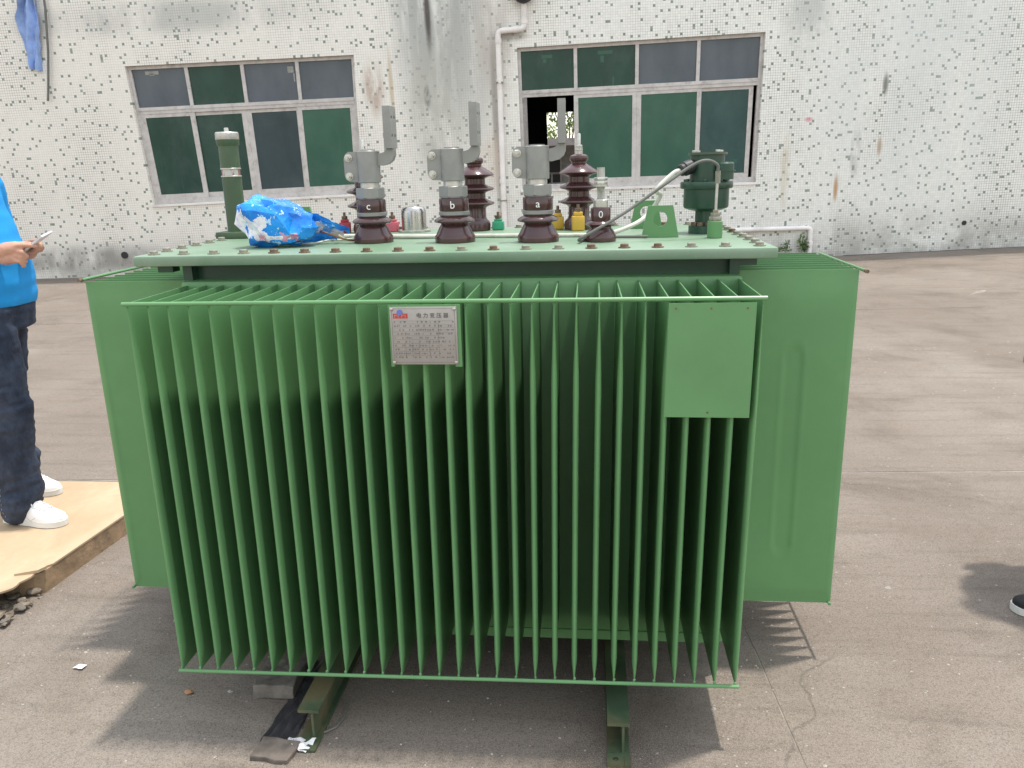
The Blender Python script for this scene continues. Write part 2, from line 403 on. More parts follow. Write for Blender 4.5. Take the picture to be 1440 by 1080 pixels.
    # splash dirt along the foot of the wall
    ft = t.math('MULTIPLY', t.ramp(Z, .85, -.15), t.ramp(t.noise(1.6, 6, .7), .3, .65))
    c = t.mix(t.math('MULTIPLY', ft, .75), c, (.27, .255, .23))
    h = t.math('SUBTRACT', 1, gm)
    t.bump(h, .002, .35)
    return t.set(c, .3, 0, .45)
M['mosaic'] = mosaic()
def bagmat():
    t = NT('printed_blue_plastic')
    X, Y, Z = t.xyz()
    c = t.mix(t.ramp(t.noise(14, 3), .35, .65), (.002, .15, .62), (.012, .30, .86))
    w_ = t.noise(26, 4, .6, dist=.8); w2 = t.noise(70, 3, .6)
    def patch(x, z, sx, sz, amt=.25):
        dx = t.math('DIVIDE', t.math('SUBTRACT', X, x), sx); dz = t.math('DIVIDE', t.math('SUBTRACT', Z, z), sz)
        d = t.math('MAXIMUM', t.math('ABSOLUTE', dx), t.math('ABSOLUTE', dz))
        return t.math('LESS_THAN', t.math('ADD', d, t.math('MULTIPLY', t.math('SUBTRACT', w_, .5), 2.2)), 1.0)
    for a in ((-.045, .055, .034, .030), (-.10, .075, .018, .03), (-.095, .03, .014, .03), (.02, .03, .045, .006)):
        c = t.mix(patch(*a), c, t.mix(t.ramp(w2, .4, .7), (.82, .80, .84), (.62, .56, .74)))
    for a in ((.055, .030, .024, .014), (-.028, .030, .010, .008)):
        c = t.mix(t.math('MULTIPLY', patch(*a), t.math('GREATER_THAN', w2, .47)), c, (.68, .30, .42))
    fl = t.math('MULTIPLY', t.math('GREATER_THAN', t.noise(55, 3, .6, t.mapping((1, 1, 1), (4, 2, 1))), .615), t.math('GREATER_THAN', t.noise(13, 2, .5, t.mapping((1, 1, 1), (7, 2, 5))), .47))
    c = t.mix(t.math('MULTIPLY', fl, .8), c, (.55, .78, .92))
    t.bump(t.noise(60, 5, .6, dist=.8), .006, .5)
    return t.set(c, .26, 0, .5)
M['bag'] = bagmat()
M['rag'] = pm('faded_blue_cloth', (.25, .36, .62), .85, var=.3, scale=3, bump=.01, bscale=9)
def leafmat(name, a, b):
    t = NT(name); c = t.mix(t.ramp(t.noise(7, 3), .35, .65), a, b)
    return t.set(c, .5, 0, .3)
M['leaf'] = leafmat('green_leaf', (.05, .11, .025), (.12, .19, .05))
M['leafpale'] = leafmat('pale_green_leaf', (.12, .20, .05), (.22, .30, .10))

# ------------------------------------------------------------------ setting: ground
def sm(a, b, x):
    k = min(1, max(0, (x-a)/(b-a))); return k*k*(3-2*k)
def interp(x, pts):
    if x <= pts[0][0]: return pts[0][1]
    for (a, p), (b, q) in zip(pts, pts[1:]):
        if x <= b: return p+(q-p)*(x-a)/(b-a)
    return pts[-1][1]
def gz(x, y): return sm(5.2, 10.4, y)*interp(x, [(-8, -.094), (0, -.035), (5, -.004), (8.2, .088), (11, .10)])
def sheet(xs, ys, dz=0., jit=0.):
    mb = MB(); V = []
    for j, y in enumerate(ys):
        V.append([])
        for i, x in enumerate(xs):
            e = jit*noise.noise(Vector((x*4, y*4, 3))) if (j in (0, len(ys)-1) or i in (0, len(xs)-1)) else 0
            yy = y + .0
            V[-1].append(mb.bm.verts.new((x+e, yy+e, gz(x, yy)+dz)))
    for a, b in zip(V, V[1:]):
        for i in range(len(xs)-1): mb.bm.faces.new((a[i], a[i+1], b[i+1], b[i]))
    return mb
def lin(a, b, n): return [a+(b-a)*i/n for i in range(n+1)]
g = sheet([-300, -60, -20]+lin(-12, 14, 26)+[22, 60, 300], [-300, -60, -20]+lin(-8, 16, 24)+[24, 60, 300], -.0018).build('ground', M['joint'])
tag(g, kind='structure')
# concrete bays with narrow mortar joints; the yard's grid is turned a few degrees
ga = .060
xcuts = [-40, -17.4, -11.4, -5.4, 1.66, 7.5, 13.5, 40]
ycuts = [-40, -14, -8.5, -3.2, 1.80, 6.22, 10.1, 30]
def bay(x0, x1, y0, y1):
    nx = max(4, int(min(40, (x1-x0)/.25))); ny = max(4, int(min(40, (y1-y0)/.25)))
    mb = MB(); V = []
    for j in range(ny+1):
        row = []
        for i in range(nx+1):
            x = x0+(x1-x0)*i/nx; y = y0+(y1-y0)*j/ny
            if i in (0, nx): x += .009*noise.noise(Vector((x*3, y*5, 1)))+(.0025 if i == 0 else -.0025)
            if j in (0, ny): y += .010*noise.noise(Vector((x*5, y*3, 9)))+(.007 if j == 0 else -.007)
            X = x*math.cos(ga)-y*math.sin(ga); Y = x*math.sin(ga)+y*math.cos(ga)
            row.append(mb.bm.verts.new((X, Y, gz(X, Y))))
        V.append(row)
    for a, b in zip(V, V[1:]):
        for i in range(nx): mb.bm.faces.new((a[i], a[i+1], b[i+1], b[i]))
    rim = V[0]+[q[-1] for q in V[1:]]+V[-1][-2::-1]+[q[0] for q in V[-2:0:-1]]
    low = [mb.bm.verts.new(v.co-Vector((0, 0, .011))) for v in rim]
    n = len(rim)
    for i in range(n):
        j = (i+1) % n; mb.bm.faces.new((rim[i], low[i], low[j], rim[j]))
    return mb
for a, b in zip(xcuts, xcuts[1:]):
    for c, d in zip(ycuts, ycuts[1:]):
        bay(a, b, c, d).build('concrete_bay', M['ground'], g)

# ------------------------------------------------------------------ factory building (local axes: x along the wall, z up, +y inwards)
BO = Vector((0, 10.974, 0))
fb = empty('factory_building', BO, (R(0), 0, 0), 'pale mosaic tiled factory wall with two wide aluminium windows behind the yard', 'building')
Rb = Matrix.Rotation(.0727, 3, 'Z') @ Matrix.Rotation(.0352, 3, 'X') @ Matrix.Rotation(-.021, 3, 'Y')
fb.rotation_euler = Rb.to_euler(); WM[fb] = Matrix.LocRotScale(BO, fb.rotation_euler, (1, 1, 1))
LW = dict(bl=(-5.80, 1.175), br=(-2.427, 1.203), tl=(-5.87, 3.244), tr=(-2.358, 3.238))
RW = dict(bl=(.109, 1.145), br=(3.755, 1.105), tl=(.11, 3.22), tr=(3.803, 3.262))
TH = .22
xs = [-26, -5.84, -2.39, .11, 3.78, 26]; zs = [-.8, 1.165, 3.24, 6.6]
def gp(i, j):
    for Wn, i0 in ((LW, 1), (RW, 3)):
        if j in (1, 2) and i in (i0, i0+1):
            return Wn[('b' if j == 1 else 't')+('l' if i == i0 else 'r')]
    return xs[i], zs[j]
mb = MB()
V = [[mb.bm.verts.new((gp(i, j)[0], 0, gp(i, j)[1])) for i in range(6)] for j in range(4)]
B = [[mb.bm.verts.new((gp(i, j)[0], TH, gp(i, j)[1])) for i in range(6)] for j in range(4)]
for j in range(3):
    for i in range(5):
        if j == 1 and i in (1, 3):
            for (a, b), (c, d) in (((j, i), (j, i+1)), ((j, i+1), (j+1, i+1)), ((j+1, i+1), (j+1, i)), ((j+1, i), (j, i))):
                mb.bm.faces.new((V[a][b], V[c][d], B[c][d], B[a][b]))
        else:
            mb.bm.faces.new((V[j][i], V[j][i+1], V[j+1][i+1], V[j+1][i])); mb.bm.faces.new((B[j][i], B[j+1][i], B[j+1][i+1], B[j][i+1]))
mb.bm.faces.new([V[3][i] for i in range(6)]+[B[3][i] for i in range(5, -1, -1)])
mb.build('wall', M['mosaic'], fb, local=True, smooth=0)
# room shell behind
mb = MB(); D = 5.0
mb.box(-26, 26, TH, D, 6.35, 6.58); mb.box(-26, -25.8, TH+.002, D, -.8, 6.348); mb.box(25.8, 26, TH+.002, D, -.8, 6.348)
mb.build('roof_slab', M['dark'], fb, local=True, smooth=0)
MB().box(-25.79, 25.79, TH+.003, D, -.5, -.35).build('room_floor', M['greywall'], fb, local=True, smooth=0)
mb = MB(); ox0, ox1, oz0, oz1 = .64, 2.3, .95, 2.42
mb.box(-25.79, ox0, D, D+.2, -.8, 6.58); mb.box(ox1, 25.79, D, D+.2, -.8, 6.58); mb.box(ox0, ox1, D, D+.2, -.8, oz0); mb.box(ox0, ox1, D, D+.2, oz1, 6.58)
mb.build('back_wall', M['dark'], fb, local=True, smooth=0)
# plinth of dark render at the foot of the right half
mb = MB(); mb.box(5.2, 25, -.035, -.002, -.7, .0, fn=lambda x, y, z: (x, y, z+(.012*(x-5.2)-.10 if z > -.5 and x < 6 else (.02 if z > -.5 else 0))))
mb.build('plinth', pm('dark_wet_render', (.09, .08, .07), .9, var=.35, scale=8), fb, local=True, smooth=0)

def window(W, lower, cols_u, cols_l, panes, gap=False, label=None, st=.055):
    bl, br, tl, tr = [Vector((W[k][0], 0, W[k][1])) for k in ('bl', 'br', 'tl', 'tr')]
    Wd = (br-bl).length; Hh = (tl-bl).length
    def fn(a, y, b):
        p = (bl*(1-a)+br*a)*(1-b)+(tl*(1-a)+tr*a)*b; return (p.x, y, p.z)
    def bx(mb, a0, a1, b0, b1, y0, y1):   # a,b in metres
        mb.box(a0/Wd, a1/Wd, y0, y1, b0/Hh, b1/Hh, fn=fn)
    Y0, Y1 = .07, .13
    mb = MB(); ft = .05; tv = .687*Hh
    bx(mb, 0.001, ft, 0.001, Hh-.001, Y0, Y1); bx(mb, Wd-ft, Wd-.001, 0.001, Hh-.001, Y0, Y1)
    bx(mb, ft, Wd-ft, Hh-ft, Hh-.001, Y0, Y1); bx(mb, ft, Wd-ft, .001, .07, Y0, Y1)
    bx(mb, ft, Wd-ft, tv-.055, tv+.045, Y0-.006, Y1); bx(mb, ft+.002, Wd-ft-.002, tv-.005, tv+.012, Y0-.016, Y0-.0065)
    for u_ in cols_u: bx(mb, u_*Wd-.026, u_*Wd+.026, tv+.0455, Hh-ft-.0005, Y0+.004, Y1-.004)
    fr = mb.build('window', M['alu'], fb, local=True, smooth=0)
    if label: fr['label'] = label
    # sill
    mb = MB(); bx(mb, -.03, Wd+.03, -.035, -.0008, -.025, .068); mb.build('window_sill', M['pvc'], fr, local=True, smooth=0)
    cu = [0]+list(cols_u)+[1]
    for k in range(4):
        mb = MB(); bx(mb, cu[k]*Wd+(.05 if k == 0 else .026), cu[k+1]*Wd-(.05 if k == 3 else .026), tv+.046, Hh-ft-.001, Y0+.03, Y0+.036)
        mb.build('pane', M[panes[k]], fr, local=True, smooth=0)
    for (a0, a1, yo, pane) in lower:      # sliding sashes: frame + pane
        a0 *= Wd; a1 *= Wd; mb = MB(); b0, b1 = .0705, tv-.056; s_ = st
        y0, y1 = Y0+yo, Y0+yo+.022
        bx(mb, a0, a0+s_, b0, b1, y0, y1); bx(mb, a1-s_, a1, b0, b1, y0, y1); bx(mb, a0+s_, a1-s_, b0, b0+s_, y0, y1); bx(mb, a0+s_, a1-s_, b1-s_*.7, b1, y0, y1)
        mb.build('sash', M['alu'], fr, local=True, smooth=0)
        if pane:
            mb = MB(); bx(mb, a0+s_+.0005, a1-s_-.0005, b0+s_+.0005, b1-s_*.7-.0005, y0+.008, y0+.014); mb.build('pane', M[pane], fr, local=True, smooth=0)
    return fr, bx
lw, bx = window(LW, [(.014, .262, .002, 'gdark'), (.236, .4935, .026, 'gdark'), (.494, .742, .026, 'gblue'), (.725, .986, .002, 'gmid')],
       (.256, .503, .745), None, ['ggrey', 'gdark', 'ggrey', 'ggrey'], label='left wide window with grey and dark green panes', st=.075)
for (a, b, ww, hh) in ((.24, 1.99, .20, .05), (.30, 1.955, .07, .03), (2.36, 1.96, .09, .09), (2.44, 1.86, .02, .12), (.70, .62, .02, .08), (1.13, .55, .09, .07)):
    mb = MB(); bx(mb, a, a+ww, b-hh, b, .0985, .0996); mb.build('film_scrap', M['greywall'], lw, local=True, smooth=0)
rw, bx = window(RW, [(.014, .032, .002, None), (.228, .4895, .002, 'gmid'), (.490, .757, .002, 'gmid'), (.735, .972, .026, 'gteal')],
       (.237, .489, .739), None, ['gdark', 'gdark', 'ggrey', 'ggrey'], label='right wide window with its lower left sash slid open', st=.066)
for (a, b, ww, hh) in ((.36, 1.96, .16, .05), (.38, 1.9, .05, .05), (1.20, 1.97, .22, .05), (1.24, 1.9, .05, .09), (1.42, 1.6, .02, .12), (1.55, .86, .02, .22), (3.30, .34, .06, .06)):
    mb = MB(); bx(mb, a, a+ww, b-hh, b, .0985, .0996); mb.build('film_scrap', M['gmid'], rw, local=True, smooth=0)
# low partition and shelf seen through the open sash
# outbuilding seen through the open sash, and plants above it
ob = empty('outbuilding', WM[fb] @ Vector((1.5, 9.0, -.3)), (0, 0, .07), 'small grey outbuilding glimpsed through the open window sash', 'building')
mb = MB(); mb.box(-2.0, 4, 0, 3, -.3, 1.98); mb.build('wall', M['greywall'], ob, local=True, smooth=0)
MB().box(-2.2, 4.2, -.25, 3.2, 1.982, 2.16).build('roof', M['pvc'], ob, local=True, smooth=0)
for (x0, x1, z0, z1) in ((-.93, -.48, 1.30, 1.62), (-.93, -.73, .95, 1.25), (-.68, -.48, .95, 1.25), (-.1, .4, .95, 1.6)):
    fr = MB().box(x0-.03, x1+.03, -.03, -.002, z0-.03, z1+.03).build('window', M['alu'], ob, local=True, smooth=0)
    MB().box(x0, x1, -.05, -.032, z0, z1).build('pane', M['dark'], fr, local=True, smooth=0)
def leaves(mb, c, rad, n, size, flat=1.):
    c = Vector(c)
    for _ in range(n):
        while True:
            d = Vector((random.uniform(-1, 1), random.uniform(-1, 1), random.uniform(-1, 1)))
            if d.length < 1: break
        p = c+Vector((d.x*rad[0], d.y*rad[1], d.z*rad[2])); s_ = size*random.uniform(.6, 1.3)
        m = Euler((random.uniform(-1.2, 1.2), random.uniform(-1.2, 1.2), random.uniform(0, 6.3))).to_matrix()
        mb.add([p+m @ Vector(q)*s_ for q in ((-1, 0, 0), (0, -.45, .12), (1, 0, -.05), (0, .45, .12))], [(0, 1, 2, 3)])
bp = empty('leafy_shrub', WM[fb] @ Vector((1.3, 9.6, 1.4)), (0, 0, 0), 'pale green leafy shrub seen through the open window sash', 'shrub')
mb = MB()
for k in range(14): leaves(mb, WM[fb] @ Vector((.75+random.random()*1.4, 9.5+random.random()*1.5, 2.0+random.random()*1.3)), (.3, .3, .25), 60, .085)
mb.build('foliage', M['leafpale'], bp, smooth=0)
for k in range(6):
    mb = MB(); a = WM[fb] @ Vector((1.3, 9.9, 1.2)); b = WM[fb] @ Vector((.8+k*.22, 9.8, 3.0)); mb.tube([a, (a+b)/2+Vector((.1, 0, 0)), b], [.03, .02, .008], 6)
    mb.build('stem', M['plank'], bp)

# things fixed on the wall
def wallthing(name, mb, mat, label, cat, **k):
    o = mb.build(name, mat, None, **k); o.location = BO; o.rotation_euler = fb.rotation_euler; WM[o] = WM[fb].copy(); return tag(o, label, cat)
def bend(pts, rad, n=5):
    """round the corners of a polyline"""
    pts = [Vector(p) for p in pts]; out = [pts[0]]
    for a, b, c in zip(pts, pts[1:], pts[2:]):
        p = b+(a-b).normalized()*rad; q = b+(c-b).normalized()*rad
        for i in range(n+1):
            t_ = i/n; out.append(p*(1-t_)**2+b*2*t_*(1-t_)+q*t_**2)
    return out+[pts[-1]]
dp = wallthing('drainpipe', MB().tube(bend([(.235, -.06, 3.80), (.228, -.06, 3.47), (-.165, -.06, 3.455), (-.185, -.06, 1.8), (-.212, -.06, -.03)], .07), .042, 14), M['pvc'],
     'white plastic drainpipe with an offset elbow running down between the two windows', 'pipe')
for (x, z, ax) in ((.231, 3.57, (0, 0, 1)), (.10, 3.465, (1, 0, 0)), (-.165, 3.32, (0, 0, 1)), (-.171, 2.76, (0, 0, 1)), (-.196, 1.3, (0, 0, 1))):
    mb = MB(); mb.lathe([(.047, -.03), (.05, -.03), (.05, .03), (.047, .03)], (x, -.06, z), 14, ax); o = mb.build('pipe_collar', M['pvc'], dp, local=True)
for z in (2.74, 1.0):
    x = -.171 if z > 2 else -.2
    MB().box(x-.055, x+.055, -.105, -.001, z-.01, z+.01).build('pipe_clip', M['boltgrey'], dp, local=True)
mb = MB(); mb.lathe([(.03, 0), (.10, .03), (.17, .12), (.18, .14), (.17, .2)], (.235, -.13, 3.80), 20)
wallthing('drain_hopper', mb, M['black'], 'black rain hopper feeding the top of the drainpipe', 'drain hopper')
wp = wallthing('waste_pipe', MB().tube(bend([(2.0, -.05, .40), (4.635, -.05, .362), (4.637, -.05, -.05)], .06), .038, 12), M['pvc'],
     'white plastic waste pipe running low along the wall then turning down', 'pipe')
mb = MB(); mb.lathe([(.043, -.03), (.046, -.03), (.046, .03), (.043, .03)], (4.637, -.05, .12), 14); mb.build('pipe_collar', M['pvc'], wp, local=True)
# torn cloth, upper left
mb = MB(); nx, nz = 8, 26; V = []
for j in range(nz+1):
    t_ = j/nz; z = 4.5-1.22*t_
    if t_ < .45: c0, hw = -7.07-.10*t_/.45, .075+.10*t_/.45
    else: c0, hw = -7.17-.06*(t_-.45)/.55, .175-.075*(t_-.45)/.55
    V.append([mb.bm.verts.new((c0+hw*(2*i/nx-1)+(.03*noise.noise(Vector((i, j*.3, 1)))), -.05-.05*math.sin(i*1.5+j*.2)-.05*noise.noise(Vector((i*.5, j*.25, 5))), z+.02*noise.noise(Vector((i, j, 2))) - (.05*(i/nx) if j == nz else 0))) for i in range(nx+1)])
for a, b in zip(V, V[1:]):
    for i in range(nx): mb.bm.faces.new((a[i], a[i+1], b[i+1], b[i]))
wallthing('cloth_rag', mb, M['rag'], 'torn faded blue cloth hanging at the upper left of the tiled wall', 'cloth')
wallthing('dangling_cable', MB().tube([(-6.86, -.04, 4.6), (-6.88, -.05, 4.1), (-6.97, -.05, 3.5), (-7.08, -.05, 3.0), (-7.125, -.06, 2.80)], .017, 8), M['gcable'],
     'thin grey cable dangling beside the torn blue cloth', 'cable')
mb = MB(); mb.lathe([(.022, .004), (.036, .004), (.036, -.012), (.025, -.012)], (7.05, 0, .33), 14, (0, 1, 0)); 
wallthing('wall_spout', mb, M['black'], 'dark drain spout low on the right part of the tiled wall', 'spout')
mb = MB(); mb.lathe([(.035, .004), (.055, .004), (.055, -.02), (.04, -.02)], (-6.42, 0, .40), 14, (0, 1, 0)); 
wallthing('wall_spout', mb, M['black'], 'dark drain hole low on the tiled wall left of the transformer', 'spout')
# weeds
wd = empty('weed', WM[fb] @ Vector((4.4, -.12, -.05)), (0, 0, 0), 'small green weed growing at the wall foot under the waste pipe', 'weed')
mb = MB(); sts = []
for (x, h) in ((4.25, .15), (4.5, .24), (4.1, .07), (4.55, .13)):
    leaves(mb, WM[fb] @ Vector((x, -.09, h*.6)), (.08, .05, h*.65), 60, .026)
    st = MB(); sts.append(st); st.tube([WM[fb] @ Vector((x, -.09, -.07)), WM[fb] @ Vector((x+.02, -.09, h))], .004, 5)
mb.build('foliage', M['leaf'], wd, smooth=0); [q.build('stem', M['leaf'], wd) for q in sts]

# ------------------------------------------------------------------ board platform on the left
pf = empty('board_platform', (-1.9, .5, 0), (0, 0, 0), 'low tan board platform with a brown edge, broken at its front corner', 'platform')
mb = MB(); V = []
ys_ = [-1.2, -.6, 0, .2, .36]+lin(.40, .72, 16)+lin(.76, 1.49, 12)
top = .090
edge = []
for y in ys_:
    x = -.868+.058*(y-.9)
    if y < .68: x += -.012+.035*noise.noise(Vector((y*16, 2, 4)))-.02*sm(.68, .45, y)
    edge.append((x, y))
poly = edge+[(-3.2, 1.47), (-3.2, -1.2)]
mb.prism(poly, top-.007, top, lambda a, b, d: (a, b, d+ (.0)))
mb.build('sheet', M['tan'], pf, smooth=0)
mb = MB(); body = [(-.866+.058*(y-.9)-.004, y) for y in lin(.645, 1.485, 12)]
body = body+[(-3.18, 1.46), (-3.18, .62), (-.95, .60), (-.905, .62)]
mb.prism(body, .0, top-.0075, lambda a, b, d: (a, b, d)); mb.build('timber_edge', M['edge'], pf, smooth=0)
mb = MB()   # crumbled fill where the corner is broken
nx, ny = 26, 60; V = []
for j in range(ny+1):
    y = -.9+1.52*j/ny; row = []
    for i in range(nx+1):
        s_ = i/nx; x = -1.35+.455*s_+.05*noise.noise(Vector((y*6, 8, 1)))*s_+.02*(y-.4)
        n_ = noise.fractal(Vector((x*14, y*14, 3)), .8, 2.2, 5)
        row.append(mb.bm.verts.new((x, y, max(-.006, .055*(1-s_)**.8+.022*n_*min(1, 3*(1-s_)+.15)))))
    V.append(row)
for a, b in zip(V, V[1:]):
    for i in range(nx): mb.bm.faces.new((a[i], a[i+1], b[i+1], b[i]))
mb.build('rubble_fill', M['rubble'], pf, smooth=0)
def rock(mb, c, s, seed, sub=2):
    b2 = bmesh.new(); bmesh.ops.create_icosphere(b2, subdivisions=sub, radius=1)
    for v in b2.verts:
        n_ = noise.noise(v.co*1.3+Vector((seed*3.1, seed, 0))); v.co *= 1+.45*n_
        v.co = Vector((v.co.x*s[0], v.co.y*s[1], v.co.z*s[2]))+Vector(c)
    me = bpy.data.meshes.new('t'); b2.to_mesh(me); b2.free(); mb.bm.from_mesh(me); bpy.data.meshes.remove(me)
    return mb
for k in range(60):
    y = random.uniform(.05, .63); x = -.865-random.random()**.7*.11+.05*(y-.5); s_ = random.uniform(.004, .009) if k > 24 else random.uniform(.008, .022)
    mb = MB(); rock(mb, (0, 0, 0), (s_*1.5, s_, s_*.7), k, 1 if s_ < .01 else 2); mb.build('rubble_chunk', M['rubble' if k % 3 else 'concrete_block'], pf, (x, y, s_*.4+.012), (0, 0, random.random()*6), smooth=0)
mb = MB(); mb.prism([(-.885, .625), (-.872, .655), (-.93, .70), (-.99, .66), (-.96, .60)], top+.0005, top+.012, lambda a, b, d: (a, b, d+.10*(a+.9)*.6)); mb.build('lifted_flap', M['tan'], pf, smooth=0)

# ------------------------------------------------------------------ transformer
TR = empty('transformer', (.75, .62, 0), (0, 0, 0), 'large green power transformer with cooling fins and brown bushings, in the middle of the yard', 'transformer')
LZ = 1.270
mb = MB(); mb.box(-.02, 1.52, .305, 1.06, .10, 1.196, .012); tank = mb.build('tank', M['paint'], TR)
MB().box(.0, 1.5, .352, 1.04, 1.19, 1.2405).build('tank_neck', M['paint_dark_and_shade'], TR)  # shade under the lid, put into this part's dark colour
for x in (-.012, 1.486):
    for y in (.318, 1.02): MB().box(x, x+.026, y, y+.028, 1.1962, 1.2405).build('corner_post', M['paint_dark_and_shade'], TR)
mb = MB(); mb.box(.0, 1.5, .3, .3045, .105, .135); mb.build('bottom_rail', M['paint'], TR)
mb = MB(); mb.box(-.125, 1.596, .266, 1.13, LZ-.029, LZ, .006); lid = mb.build('lid', M['lid'], TR)
# bolts round the lid (nut + shank below)
mb = MB(); mb.lathe([(.016, 0), (.016, .003)], (0, 0, 0), 16); mb.lathe([(.0115, .003), (.0115, .0095), (.010, .011)], (0, 0, 0), 6)
bolt_r = mb.mesh('lid_bolt', M['rust'], 30)
mb = MB(); mb.lathe([(.016, 0), (.016, .003)], (0, 0, 0), 16); mb.lathe([(.0115, .003), (.0115, .0095), (.010, .011)], (0, 0, 0), 6)
bolt_g = mb.mesh('lid_bolt', M['boltgrey'], 30)
spots = []
for i in range(20): spots.append((-.082+i*.0862, .304))
for i in range(20): spots.append((-.082+i*.0862, 1.098))
for j in range(1, 9): spots += [(-.092, .304+j*.0882), (1.562, .304+j*.0882)]
for k, (x, y) in enumerate(spots):
    mesh_obj('lid_bolt', bolt_r if (k in (4, 5, 6, 7, 8, 9, 14, 15, 16) or random.random() < .25) else bolt_g, lid, (x, y, LZ), (0, 0, random.random()))
for (x) in (-.07, 1.535):
    MB().box(x-.022, x+.022, .33, .37, LZ-.052, LZ-.0295).build('clamp_nut', M['paint_dark_and_shade'], lid)

def fin_mesh(name, Dp, Hh, t=.0150, tt=.24, bt=.06, emb=None, nu=4):
    """hollow pressed fin: x thickness, y depth (0 = outer edge), z height; flat welded ends"""
    mb = MB(); hs = sorted(set([0, .004, .015, .03, .045, bt]+[Hh*k/16 for k in range(2, 14)]+[Hh-tt, Hh-tt*.8, Hh-tt*.6, Hh-tt*.4, Hh-tt*.25, Hh-tt*.12, Hh-.008, Hh]))
    if emb: hs = sorted(set(hs+lin(emb[2]-.05, emb[3]+.05, 40)))
    V = []
    for z in hs:
        kt = sm(0, tt, Hh-z); kb = sm(-.004, bt, z); h = .0014+(t/2-.0014)*min(kt**.8, kb)
        ys = [Dp*q for q in (1, .75, .5, .25)]
        if emb: ys = sorted(set(ys+lin(emb[0]-.05, emb[1]+.05, 24)), reverse=True)
        def dz(y, z):
            if not emb: return 0
            y0, y1, z0, z1 = emb; rr = (y1-y0)/2; yc = (y0+y1)/2
            zc = min(max(z, z0+rr), z1-rr); d = math.hypot(y-yc, z-zc)/rr
            return -.0032*(1-sm(.7, 1.15, d)) + .0012*math.exp(-((d-1.25)/.2)**2)
        nd = max(h*1.2, min(.024, h*3.2))
        ys = [y for y in ys if y > nd+.016]
        hb = h if emb else max(.0014, h*.55)
        side = [(hb+dz(y, z), y) for y in ys]+[(hb, nd+.014), (h*.45+hb*.55, nd+.006), (h*.98, nd+.001)]
        arc = [(h*math.copysign(abs(math.cos(a))**1.0, math.cos(a)), nd-nd*math.sin(a)) for a in [math.pi*i/12 for i in range(13)]]
        back = [(-a, b) for a, b in reversed(side)]
        V.append([mb.bm.verts.new((a, b, z)) for a, b in side+arc+back])
    for a, b in zip(V, V[1:]):
        for i in range(len(a)-1): mb.bm.faces.new((a[i], a[i+1], b[i+1], b[i]))
    for q in (V[0], V[-1]):
        try: mb.bm.faces.new(q)
        except ValueError: pass
    return mb.mesh(name, M['paint'], 40)
# front bank: 30 fins
TLc, TRc, BLc, BRc = (.003, 1.184), (1.506, 1.186), (.002, .164), (1.495, .179)
fm = fin_mesh('cooling_fin', .304, 1.0)
NF = 30
for k in range(NF):
    s_ = k/(NF-1); jx = random.uniform(-.0015, .0015)
    xt, zt = TLc[0]+(TRc[0]-TLc[0])*s_, TLc[1]+(TRc[1]-TLc[1])*s_; xb, zb = BLc[0]+(BRc[0]-BLc[0])*s_, BLc[1]+(BRc[1]-BLc[1])*s_
    o = bpy.data.objects.new('cooling_fin', fm); o.scale = (1, 1, zt-zb)
    link(o, TR, loc=(xb+jx, .0, zb), rot=(0, math.atan2(xt-xb, zt-zb), random.uniform(-.006, .006)))
MB().tube([(TLc[0]-.008, -.0045, TLc[1]-.001), (.75, -.0045, 1.184), (TRc[0]+.009, -.0045, TRc[1]-.001)], .0054, 10).build('tie_rod', M['paint'], TR)
MB().tube([(BLc[0]-.006, -.0045, BLc[1]), (.75, -.0045, .1715), (BRc[0]+.009, -.0045, BRc[1])], .0050, 10).build('tie_rod', M['paint'], TR)
# weld beads where fins meet the rods
mb = MB()
for k in range(NF):
    s_ = k/(NF-1)
    rock(mb, (TLc[0]+(TRc[0]-TLc[0])*s_, .001, TLc[1]-.006), (.004, .005, .006), k, 1)
    rock(mb, (BLc[0]+(BRc[0]-BLc[0])*s_, .001, BLc[1]+(BRc[1]-BLc[1])*s_+.006), (.004, .005, .006), k+50, 1)
mb.build('weld_bead', M['paint'], TR)
# side banks
fe = fin_mesh('side_fin', .33, 1.012, t=.012, tt=.09, bt=.05, emb=(.133, .185, .165, .80))
fp = fin_mesh('side_fin', .33, 1.012, t=.012, tt=.09, bt=.05)
NS = 9
for side in (0, 1):
    for k in range(NS):
        y = .42+k*.0525
        if side: mesh_obj('side_fin', fe if k == 0 else fp, TR, (1.852, y, .1795), (0, R(.7), R(90)))
        else: mesh_obj('side_fin', fp, TR, (-.377, y, .170), (0, R(-.15) if k == 0 else 0, R(-90)))
    xt = 1.862 if side else -.380; xb = 1.846 if side else -.377
    tr_ = MB().tube([(xt, .413, 1.1885), (xt, .42+.0525*(NS-1)+.012, 1.1885)], .0045, 8).build('tie_rod', M['paint'], TR)
    MB().tube([(xt, .398, 1.1885), (xt, .4128, 1.1885)], .0055, 8).build('rusty_tip', M['rust'], tr_)
    MB().tube([(xb, .405, .182 if side else .173), (xb, .42+.0525*(NS-1)+.012, .18)], .0045, 8).build('tie_rod', M['paint'], TR)
